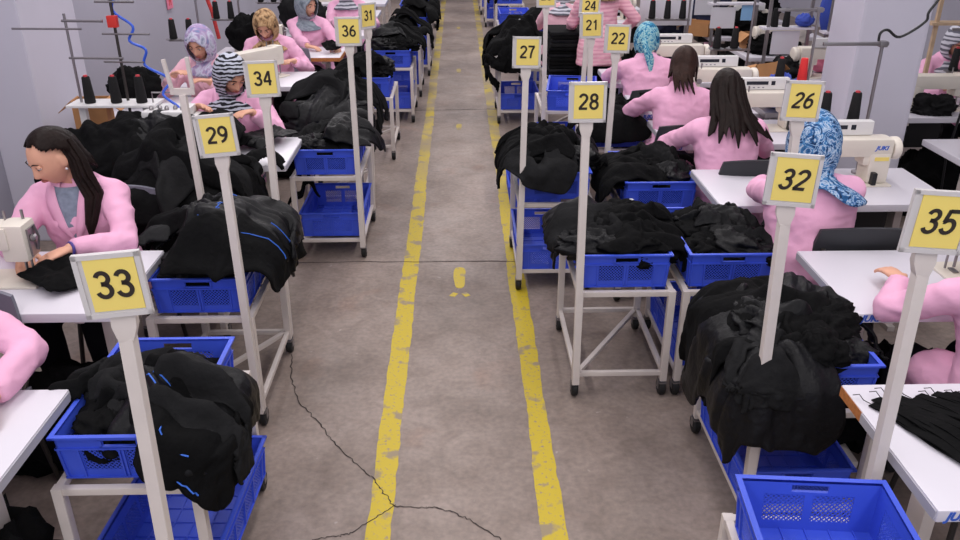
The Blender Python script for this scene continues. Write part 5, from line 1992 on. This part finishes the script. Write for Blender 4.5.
# cloth being sewn on the tables
flat = lambda lab, x, y, rot, sc, seed, m='black_cloth', kind='cloth', z=TOP, rr=0.3: garment(lab, (x, y, rr, rr), z + 0.02, 0.03, (x, y), rot, 0.012, m, seed, sc, kind, crump=0.06, fold=0.014)
flat('black cloth under the hand of the woman with long loose hair', 1.50, 5.06, 0.4, 0.42, 401)
flat('black cloth under the hands of the woman with shoulder-length hair', 1.42, 5.88, 0.4, 0.42, 403)
flat('black cloth on the table of the woman in turquoise scarf', 1.40, 6.86, 0.4, 0.4, 405)

# ------------------------------------------------------------------ left row of stations
L_ST = [
    (-1.245, 1.64, 'in the left foreground', False),
    (-1.30, 2.735, 'of the woman with loose dark hair on the left', False),
    (-1.0, 4.515, 'of the woman in striped scarf', False),
    (-1.10, 6.55, 'of the woman in brown scarf', False),
    (-1.11, 7.76, 'with a brown edge by the woman in grey scarf', True),
    (-1.0, 9.0, 'of the person in pink above sign 36', False)]
for i, (xe, yn, w, wood) in enumerate(L_ST):
    table(xe, yn, False, 'white sewing table ' + w, wood=wood, lettering=False)
machine(-1.775, 3.12, False, 'cream sewing machine at the left edge of view', panel=False)
machine(-2.25, 1.98, False, 'cream sewing machine on the left foreground table', panel=False)
mq = machine(-1.62, 6.98, False, 'boxy cream sewing machine turned aside in front of the woman in brown scarf', panel=False)
mq.rotation_euler = (0, 0, PI + 0.95)
machine(-1.75, 8.15, False, 'cream sewing machine beside the woman in grey scarf', panel=False)
table(-1.75, 5.62, False, 'white sewing table of the woman in lavender scarf', lettering=False, length=0.85)
flat('black cloth under the hand of the woman with loose dark hair', -1.60, 3.03, 0.9, 0.5, 411, z=TOP - 0.022)
flat('small black cloth piece on the brown-edged table', -1.25, 8.0, 0.4, 0.3, 413)
flat('black garment on the table of the woman in striped scarf', -1.45, 4.85, 0.4, 0.6, 415)
flat('black garment pile at the free end behind sign 34', -1.22, 5.0, 1.2, 0.55, 417, 'black_shell')
chair(-1.66, 3.66, PI, 'grey work chair of the woman with loose dark hair', 'grey_plastic')
chair(-1.84, 2.52, PI, 'grey work chair of the person at the left foreground table', 'grey_plastic')
chair(-1.50, 5.46, PI, 'grey work chair of the woman in striped scarf', 'grey_plastic')
chair(-1.58, 7.55, PI, 'grey work chair of the woman in brown scarf', 'grey_plastic')
chair(-1.93, 6.52, PI, 'grey work chair of the woman in lavender scarf', 'grey_plastic')
chair(-1.50, 8.66, PI, 'grey work chair of the woman in grey scarf', 'grey_plastic')
chair(-1.28, 9.88, PI, 'grey work chair of the person above sign 36', 'grey_plastic')
for i in range(4):
    yn = 10.4 + 1.2 * i
    table(-1.0, yn, False, 'white sewing table far down the left row', lettering=False, group='far tables on the left')
    machine(-1.55, yn + 0.4, False, 'cream sewing machine far down the left row', group='far machines on the left')


# ------------------------------------------------------------------ second row on the right, behind the first
def box_open(name, label, x, y, z, sx, sy, sz, rz, m='cardboard', tilt=0.0, cat='box'):
    t = thing(name, label, cat, (x, y, z), rz)
    t.rotation_euler = (tilt, 0, rz)
    w = 0.005
    m_ = MB()
    m_.bx(-sx / 2, sx / 2, -sy / 2, sy / 2, 0, w)
    m_.bx(-sx / 2, -sx / 2 + w, -sy / 2, sy / 2, w, sz)
    m_.bx(sx / 2 - w, sx / 2, -sy / 2, sy / 2, w, sz)
    m_.bx(-sx / 2 + w, sx / 2 - w, -sy / 2, -sy / 2 + w, w, sz)
    m_.bx(-sx / 2 + w, sx / 2 - w, sy / 2 - w, sy / 2, w, sz)
    m_.build('carton', M[m], t)
    for s_ in (-1, 1):
        m_ = MB()
        T_ = Matrix.Translation((s_ * sx / 2, 0, sz)) @ Matrix.Rotation(s_ * 0.7, 4, 'Y')
        m_.bx(-0.003 if s_ > 0 else -0.11, 0.11 if s_ > 0 else 0.003, -sy / 2, sy / 2, 0, 0.004, T_)
        m_.build('flap', M[m], t)
    return t


def rack(x, y, w, label, zs=1.10, top=1.55, boards=(), post='steel', group=None):
    """two uprights on a table with a shelf board and white cards clipped under it"""
    t = thing('thread_rack', label, 'rack', (x, y, TOP), 0, group)
    for sx in (-1, 1):
        m_ = MB()
        m_.box((sx * w / 2, 0, (top - TOP) / 2), (0.025, 0.025, top - TOP))
        m_.build('upright', M[post], t)
    m_ = MB()
    m_.box((0, 0.02, zs - TOP), (w + 0.1, 0.12, 0.018))
    m_.build('shelf', M['laminate' if post == 'steel' else 'pale_wood'], t)
    for (bx0, bw, bh, m, bz) in boards:
        m_ = MB()
        m_.box((bx0, -0.018, bz - TOP), (bw, 0.004, bh))
        m_.build('card', M[m], t, smooth=False)
    return t


def bundle(label, x, y, z, r, m, seed, cat='cloth', name='cloth_bundle'):
    m_ = MB()
    m_.ellipsoid((0, 0, r[2] * 0.9), r, None, 36, 24)
    V = np.concatenate(m_.v)
    n_ = V / np.linalg.norm(V - np.array([0, 0, r[2] * 0.9]), axis=1).max()
    V = V + n_ * (0.25 * min(r) * ridged(V / max(r) * 2.6 + seed, seed, 2))[:, None]
    V[:, 2] = np.maximum(V[:, 2], 0.002)
    m_.v = [V]
    o = m_.build(name, M[m], angle=180)
    o.location = (x, y, z)
    return tag(o, label, cat)


ROW2 = [(4.37, 'at the right edge of view', 2.90), (5.47, 'right of the pillar behind black cones', 2.93), (6.57, 'of the second row left of the pillar', 2.62), (7.67, 'of the second row under white cards', 2.66)]
for i, (yn, w, x0) in enumerate(ROW2):
    table(x0 + LEN, yn, False, 'white sewing table ' + w, lettering=False)
    machine(x0 + 0.55, yn + 0.33, False, 'cream sewing machine ' + w, panel=(i % 2 == 0))
for i in range(4):
    table(2.62 + LEN, 8.77 + 1.1 * i, False, 'white sewing table deep in the second right row', lettering=False, group='deep tables, second right row')
    machine(3.2, 9.1 + 1.1 * i, False, 'cream sewing machine deep in the second right row', group='deep machines, second right row')
rack(2.86, 7.30, 0.36, 'steel rack with a white card and blue sheet left of the pillar', zs=1.08, top=1.5, boards=[(-0.02, 0.24, 0.20, 'paper', 0.96)])
rack(2.70, 8.30, 0.42, 'steel rack with white and pale blue cards above the brown carton', zs=1.16, top=1.6, boards=[(-0.12, 0.24, 0.20, 'paper', 1.03), (0.12, 0.13, 0.15, 'blue_paper', 1.08)])
rack(3.30, 7.12, 0.32, 'steel rack with white cones against the pillar', zs=1.07, top=1.5, boards=[(0.0, 0.26, 0.20, 'paper', 0.94)])
rack(2.62, 9.3, 0.42, 'steel rack with dark cloth deep in the second row', zs=1.16, top=1.6, boards=[(0.05, 0.2, 0.2, 'paper', 1.02)])
rack(3.62, 5.92, 0.5, 'rack with tan shelf right of the pillar', zs=1.32, top=1.75, post='pale_wood')
cone('white', 3.22, 7.14, 1.08, 'white thread cone left of the pair beside the pillar', tip=False)
cone('white', 3.36, 7.14, 1.08, 'white thread cone right of the pair beside the pillar', tip=False)
cone('black', 2.74, 7.32, 1.09, 'black thread cone on the rack with a white card', tip=False)
cone('black', 2.84, 7.32, 1.09, 'second black thread cone on the rack with a white card', tip=False)
bundle('blue cloth on the rack left of the pillar', 3.0, 7.32, 1.09, (0.07, 0.06, 0.05), 'blue_cloth', 5)
bundle('pink cloth lying under the racks left of the pillar', 3.10, 7.0, 0.762, (0.12, 0.09, 0.09), 'pink_cloth', 7)
bundle('blue cloth hanging by the white cones', 3.28, 7.45, 1.0, (0.10, 0.06, 0.24), 'blue_cloth', 8)
m_ = MB()
m_.tube([(3.28, 7.5, 0.762), (3.28, 7.5, 1.3)], 0.01, 8)
tag(m_.build('cloth_pole', M['steel']), 'steel pole holding the blue cloth near the white cones', 'pole')
bundle('pink cloth between black cones right of the pillar', 3.60, 5.84, 1.01, (0.075, 0.06, 0.045), 'pink_cloth', 9)
bundle('pink garment on the table right of the pillar', 3.95, 5.75, 0.762, (0.2, 0.13, 0.09), 'pink_cloth', 10)
thread_stand(3.74, 5.84, 'steel thread stand with two black cones right of the pillar', span=(-0.22, -0.07), h=1.3, zplate=1.005)
cone('black', 3.52, 5.84, 1.007, 'black thread cone left of the pink cloth right of the pillar')
cone('black', 3.67, 5.84, 1.007, 'black thread cone right of the pink cloth right of the pillar')
m_ = MB()
m_.tube([(0, 0, 0.012), (0.14, 0.02, 0.012)], [(0.016, 0.011), (0.010, 0.009)], 10)
m_.tube([(0.14, 0.02, 0.012), (0.19, 0.027, 0.010)], [(0.008, 0.008), (0.004, 0.004)], 10)
o = tag(m_.build('marker', M['red']), 'red marker lying on the table at the right edge', 'marker')
o.location = (3.03, 4.74, TOP)
flat('black scrap on the table at the right edge', 2.98, 4.6, 0.9, 0.28, 431)
m_ = MB()
m_.tube([(3.78, 5.5, 2.6), (3.62, 5.48, 1.8), (3.50, 5.47, 1.3), (3.42, 5.45, 0.9), (3.38, 5.44, 0.5), (3.4, 5.4, 0.02)], 0.008, 8)
tag(m_.build('hanging_cable', M['black_plastic']), 'black cable hanging in front of the table right of the pillar', 'cable')
# stands of the first row
thread_stand(2.28, 5.36, 'steel thread stand with one black and one red cone left of the pillar', span=(-0.19, -0.04), h=1.5, zplate=1.03)
cone('black', 2.09, 5.36, 1.033, 'black thread cone left of the red cone')
cone('red', 2.24, 5.36, 1.033, 'red thread cone left of the pillar', tip=False)
thread_stand(2.30, 6.62, 'steel thread stand with two black cones behind the shoulder-length hair woman', span=(-0.26, -0.12), h=1.5, zplate=1.03)
cone('black', 2.04, 6.62, 1.033, 'left black cone of the pair behind the shoulder-length hair woman')
cone('black', 2.18, 6.62, 1.033, 'right black cone of the pair behind the shoulder-length hair woman')
thread_stand(2.1, 7.75, 'steel thread stand beside the standing woman', span=(-0.34, -0.2, -0.06), h=1.55, zb=0.0, zplate=1.10)
for k, dx in enumerate((-0.34, -0.2, -0.06)):
    cone('black', 2.1 + dx, 7.75, 1.103, ('left', 'middle', 'right')[k] + ' black cone of three beside the standing woman')
m_ = MB()
m_.box((0, 0, 0.13), (0.5, 0.02, 0.26))
o = tag(m_.build('grey_panel', M['paper'], bev=0.004), 'pale panel standing behind the black cones beside the standing woman', 'panel')
o.location = (1.95, 8.02, 1.0)
m_ = MB()
for sx in (-1, 1):
    m_.box((sx * 0.2, 0, 0.5), (0.02, 0.02, 1.0))
st_ = m_.build('panel_frame', M['steel'], o)
st_.location = (0, 0, -1.0)
m_ = MB()
m_.tube([(0, 0, 0), (0.05, 0.02, 0.12)], [0.02, 0.014], 12)
o = tag(m_.build('red_bottle', M['red']), 'red bottle behind the turquoise scarf', 'bottle')
o.location = (1.98, 7.05, TOP)
box_open('carton', 'open brown carton on the table above the long-haired woman', 2.33, 6.30, 0.80, 0.26, 0.2, 0.16, 0.5, tilt=-0.35)
m_ = MB()
m_.bx(-0.16, 0.16, -0.14, 0.14, 0, 0.04)
for sx in (-1, 1):
    for sy in (-1, 1):
        m_.box((sx * 0.13, sy * 0.11, -0.38), (0.025, 0.025, 0.76))
o = tag(m_.build('side_stand', M['steel']), 'small stand carrying the open brown carton', 'stand')
o.location = (2.33, 6.33, 0.765)
box_open('carton', 'brown carton on a shelf below the pale blue card', 2.85, 8.05, 0.762, 0.22, 0.2, 0.16, 0.1)
box_open('carton', 'flattened brown carton by the dark-clothed figure', 2.55, 8.95, 0.762, 0.26, 0.2, 0.14, -0.6)
bundle('dark blue cloth pile at the back of the long-haired woman\'s bench', 2.22, 5.62, 0.80, (0.10, 0.10, 0.10), 'blue_cloth', 12)
m_ = MB()
m_.bx(-0.14, 0.14, -0.14, 0.14, -0.04, 0)
for sx in (-1, 1):
    for sy in (-1, 1):
        m_.box((sx * 0.12, sy * 0.12, -0.42), (0.025, 0.025, 0.76))
o = tag(m_.build('side_stand', M['steel']), 'small stand under the dark blue cloth pile', 'stand')
o.location = (2.22, 5.62, 0.80)
person('figure in dark navy clothing with bowed head at the back of the right rows', 2.42, 9.75, PI, lean=22, hyaw=0, hpitch=30,
       hl=(2.6, 9.35, 0.85), hr=(2.3, 9.35, 0.85), cover=('scarf', 'scarf_navy'), smock='navy', vox=0.008)
person('person in pink smock far back in the second right row', 3.25, 10.35, PI, lean=8, hyaw=10, hpitch=20,
       hl=(3.4, 9.95, 0.85), hr=(3.1, 9.95, 0.85), cover=('scarf', 'scarf_pale'), vox=0.009)

# ------------------------------------------------------------------ clutter at the left wall
t = thing('thread_tree', 'tall steel thread tree with guide arms by the left pillar', 'thread stand', (-2.26, 4.93, TOP))
m_ = MB()
m_.tube([(0, 0, 0), (0, 0, 0.78)], 0.008, 8)
m_.build('rod', M['steel'], t)
m_ = MB()
m_.tube([(0.26, 0.04, 0), (0.26, 0.04, 1.0)], 0.009, 8)
m_.build('rod', M['dark_steel'], t)
m_ = MB()
m_.bx(-0.06, 0.46, -0.09, 0.09, 0.255, 0.27)
m_.bx(-0.02, 0.02, -0.02, 0.02, 0, 0.255)
m_.bx(0.36, 0.40, -0.02, 0.02, 0, 0.255)
m_.build('cone_tray', M['cream_white'], t, bev=0.004)
for (x0, x1, y0, z0, th) in ((-0.02, 0.22, 0.0, 0.74, 0.008), (-0.30, 0.10, -0.02, 0.70, 0.006), (0.17, 0.40, 0.04, 0.84, 0.007), (0.15, 0.36, 0.04, 0.90, 0.006), (-0.02, 0.30, 0.0, 0.53, 0.007), (0.18, 0.46, 0.04, 0.66, 0.006), (0.16, 0.40, 0.04, 0.50, 0.006)):
    m_ = MB()
    m_.tube([(x0, y0, z0), (x1, y0 - 0.02, z0)], th, 8)
    m_.build('guide_arm', M['steel'], t)
m_ = MB()
m_.bx(0.235, 0.29, 0.0, 0.035, 0.70, 0.765)
e = m_.build('switch_box', M['red'], t, bev=0.004)
e['label'] = 'small red switch box'
for k, dx in enumerate((0.06, 0.215, 0.365)):
    cone('black', -2.26 + dx, 4.91, TOP + 0.271, ('left', 'middle', 'right')[k] + ' black cone on the thread tree by the left pillar')
m_ = MB()
rngc = random.Random(2)
pts = [(-2.02, 5.0, 1.9), (-2.06, 5.0, 1.72), (-1.98, 5.0, 1.66), (-2.0, 4.98, 1.55), (-1.90, 4.98, 1.46), (-1.93, 4.97, 1.38), (-1.84, 4.96, 1.33), (-1.86, 4.96, 1.24), (-1.72, 4.94, 1.16), (-1.76, 4.9, 1.08), (-1.66, 4.86, 1.0), (-1.7, 4.8, 0.92), (-1.58, 4.75, 0.86), (-1.62, 4.7, 0.80)]
P = [Vector(p) for p in pts]
Q = []
for i in range(len(P) - 1):
    for k in range(5):
        t_ = k / 5
        p0, p1, p2, p3 = P[max(i - 1, 0)], P[i], P[i + 1], P[min(i + 2, len(P) - 1)]
        Q.append(tuple(0.5 * ((2 * p1) + (p2 - p0) * t_ + (2 * p0 - 5 * p1 + 4 * p2 - p3) * t_ ** 2 + (3 * p1 - p0 - 3 * p2 + p3) * t_ ** 3)))
m_.tube(Q, 0.008, 8)
tag(m_.build('air_hose', M['blue_cable']), 'blue coiled hose trailing down the thread tree', 'hose')
# overlock machine of the striped-scarf woman
t = thing('overlock_machine', 'white boxy overlock machine left of the woman in striped scarf', 'sewing machine', (-1.70, 4.86, TOP))
m_ = MB()
m_.bx(-0.15, 0.15, -0.13, 0.13, 0, 0.20)
m_.bx(-0.16, 0.10, -0.10, 0.13, 0.20, 0.25)
m_.build('body', M['cream_white'], t, bev=0.02)
m_ = MB()
m_.lathe([(0.02, 0.15), (0.06, 0.16), (0.06, 0.18), (0.02, 0.185)], (0, 0.02, 0.14), 20, axis='x')
m_.build('handwheel', M['cream'], t)
m_ = MB()
for k in range(5):
    m_.lathe([(0.012, 0.25), (0.014, 0.262), (0.006, 0.275)], (-0.11 + k * 0.045, -0.05 + 0.015 * (k % 2), 0), 10)
m_.tube([(-0.13, 0.05, 0.25), (-0.13, 0.05, 0.33), (0.05, 0.05, 0.33), (0.05, 0.05, 0.25)], 0.005, 8)
m_.build('tension_dials', M['steel'], t)
m_ = MB()
m_.bx(-0.15, 0.02, -0.15, -0.13, 0.03, 0.10)
m_.build('cloth_plate', M['steel'], t, bev=0.004)
# bare post with an empty fork
t = thing('sign_post', 'white post with an empty fork at its top, left of sign 29', 'post', (-1.245, 3.80, 0))
m_ = MB()
m_.tube([(0.0, 0, 0.088), (-0.03, 0, 1.33)], 0.015, square=True, up=(0, 1, 0))
m_.build('post', M['post'], t, bev=0.002)
m_ = MB()
m_.bx(-0.085, 0.025, -0.006, 0.006, 1.33, 1.36)
m_.tube([(-0.078, 0, 1.36), (-0.095, 0, 1.49)], 0.008, square=True, up=(0, 1, 0))
m_.tube([(0.018, 0, 1.36), (0.012, 0, 1.50)], 0.008, square=True, up=(0, 1, 0))
m_.build('fork', M['post'], t)
box_open('carton', 'brown carton behind the thread tree on the left', -2.30, 5.15, 0.80, 0.2, 0.14, 0.2, 0.1)
m_ = MB()
m_.bx(-0.14, 0.14, -0.09, 0.09, -0.03, 0)
for sx in (-1, 1):
    m_.box((sx * 0.11, 0, -0.415), (0.025, 0.15, 0.77))
o = tag(m_.build('side_stand', M['steel']), 'small stand behind the thread tree on the left', 'stand')
o.location = (-2.30, 5.21, 0.80)
G = 'black garments heaped on the striped-scarf woman\'s table'
for k, (x, y, rot, sc) in enumerate(((-2.02, 4.62, 0.4, 0.62), (-1.72, 4.68, 1.8, 0.7), (-1.45, 4.62, 2.8, 0.62))):
    garment(('left', 'middle', 'right')[k] + ' black garment heaped on the table before the striped-scarf woman', (x, 4.80, 0.34, 0.27), TOP + 0.03, 0.14, (x, y), rot, 0.02, 'black_cloth' if k != 1 else 'black_shell', 440 + k, sc, 'jacket', floorz=0.2, group=G)
# wall tag and red tape
m_ = MB()
m_.bx(-2.992, -2.985, 0, 0.17, 0, 0.15)
m_.bx(-2.985, -2.984, 0.03, 0.14, 0.02, 0.13)
o = tag(m_.build('wall_tag', M['pink_cloth'], smooth=False), 'small pink and red tag on the left wall', 'tag')
o.location = (0, 8.85, 1.05)
m_ = MB()
m_.bx(-2.984, -2.982, 0.05, 0.065, 0.03, 0.12)
m_.bx(-2.984, -2.982, 0.10, 0.115, 0.03, 0.12)
m_.bx(-2.984, -2.982, 0.065, 0.10, 0.07, 0.085)
k_ = m_.build('tag_mark', M['red'], o, smooth=False)
m_ = MB()
m_.tube([(-2.6, 8.6, 1.8), (-2.58, 8.62, 1.45), (-2.5, 8.7, 1.05), (-2.47, 8.72, 0.78)], 0.02, 8)
tag(m_.build('red_tape', M['red_tape']), 'red patterned tape hanging at the left wall', 'tape')
m_ = MB()
m_.tube([(-2.97, 8.0, 1.75), (-2.9, 8.3, 1.45), (-2.75, 8.6, 1.42), (-2.6, 8.8, 1.6)], 0.006, 6)
tag(m_.build('wall_cable', M['white_thread']), 'pale cable looping on the left wall', 'cable')
for k, (x, y, w) in enumerate(((-2.15, 7.05, 'behind the lavender scarf'), (-2.1, 8.2, 'behind the brown scarf'), (-1.95, 9.45, 'behind the grey scarf'))):
    thread_stand(x, y, 'steel thread stand with dark cones ' + w, span=(-0.22, -0.08), h=1.5, zplate=1.05)
    cone('black', x - 0.22, y, 1.053, 'left dark cone on the stand ' + w)
    cone('black', x - 0.08, y, 1.053, 'right dark cone on the stand ' + w)
bundle('dark garment bundle on the bench behind the brown scarf', -1.95, 8.0, 0.762, (0.2, 0.15, 0.16), 'black_cloth', 21, 'garment', 'garment_bundle')
bundle('dark garment bundle on the bench behind the grey scarf', -1.7, 9.3, 0.762, (0.22, 0.16, 0.18), 'charcoal_cloth', 22, 'garment', 'garment_bundle')
bundle('black garment bundle on the bench of the lavender-scarf woman', -2.35, 6.0, 0.762, (0.16, 0.14, 0.12), 'black_cloth', 23, 'garment', 'garment_bundle')

# black filler sacks added on the floor to darken the space under the tables
for k, (x, y, rx, ry, rzz, lab) in enumerate((
        (-1.72, 2.95, 0.30, 0.2, 0.22, 'added black filler sack under the table of the woman with loose dark hair'),
        (-1.50, 1.92, 0.24, 0.24, 0.28, 'added black filler sack under the left foreground table'),
        (-1.75, 4.75, 0.34, 0.22, 0.25, 'added black filler sack under the table of the woman in striped scarf'),
        (-1.45, 6.75, 0.30, 0.2, 0.22, 'added black filler sack under the table of the woman in brown scarf'),
        (-1.5, 8.0, 0.3, 0.2, 0.22, 'added black filler sack under the brown-edged table'),
        (1.85, 3.0, 0.30, 0.2, 0.24, 'added black filler sack under the table below sign 35'),
        (1.75, 4.15, 0.30, 0.2, 0.24, 'added black filler sack under the table of the woman in blue floral scarf'),
        (1.70, 5.15, 0.30, 0.2, 0.24, 'added black filler sack under the table of the woman with long loose hair'),
        (1.65, 5.95, 0.30, 0.2, 0.24, 'added black filler sack under the table of the woman with shoulder-length hair'),
        (3.35, 4.70, 0.34, 0.2, 0.26, 'added black filler sack under the table at the right edge'),
        (3.45, 5.75, 0.34, 0.2, 0.26, 'added black filler sack under the table right of the pillar'),
        (3.10, 6.85, 0.34, 0.2, 0.26, 'added black filler sack under a second-row table left of the pillar'))):
    bunched(lab, x, y, 0.002, (rx, ry, rzz), 'black_cloth', 500 + k, name='dark_filler_sack', cat='sack')

for k, (x, y, rx, ry, rzz, mm, lab) in enumerate((  # dark bundles added to fill the dark gaps among the right-hand clutter
        (2.95, 7.90, 0.22, 0.14, 0.12, 'black_cloth', 'added dark cloth bundle under the pale blue card'),
        (3.45, 6.85, 0.20, 0.14, 0.10, 'black_cloth', 'added dark cloth bundle under the white cones'),
        (2.75, 6.85, 0.14, 0.12, 0.09, 'charcoal_cloth', 'added dark cloth bundle left of the pink cloth in the second row'),
        (3.0, 9.0, 0.28, 0.16, 0.16, 'black_cloth', 'added dark cloth bundle on a deep second-row table'),
        (2.9, 10.1, 0.28, 0.16, 0.18, 'navy', 'added navy cloth bundle on a deep second-row table'),
        (3.5, 10.2, 0.26, 0.16, 0.2, 'black_cloth', 'added dark cloth bundle on the rear second-row table by the top edge'),
        (1.75, 8.3, 0.2, 0.16, 0.14, 'black_cloth', 'added dark cloth bundle behind the pale panel'),
        (3.9, 8.0, 0.26, 0.16, 0.2, 'black_cloth', 'added dark cloth bundle hidden by the pillar'),
        (3.3, 5.6, 0.12, 0.10, 0.08, 'charcoal_cloth', 'added dark scrap bundle on the table right of the pillar'))):
    z_ = TOP + 0.002
    if k in (6,):
        z_ = 0.002
        rzz = 0.4
    bunched(lab, x, y, z_, (rx, ry, rzz), mm, 540 + k, name='cloth_bundle', cat='cloth')
for k, (x, y, rx, ry, rzz, lab) in enumerate((
        (1.10, 2.62, 0.11, 0.15, 0.07, 'aisle-side'), (1.20, 2.44, 0.11, 0.10, 0.07, 'near'), (1.33, 2.62, 0.09, 0.15, 0.06, 'table-side'))):
    bunched(lab + ' bunched black jacket on top of the big heap behind sign 32', x, y, RIM - 0.03, (rx, ry, rzz), 'black_cloth' if k else 'black_shell', 560 + k, 'bunched jackets topping the big heap behind sign 32', k * 1.1)
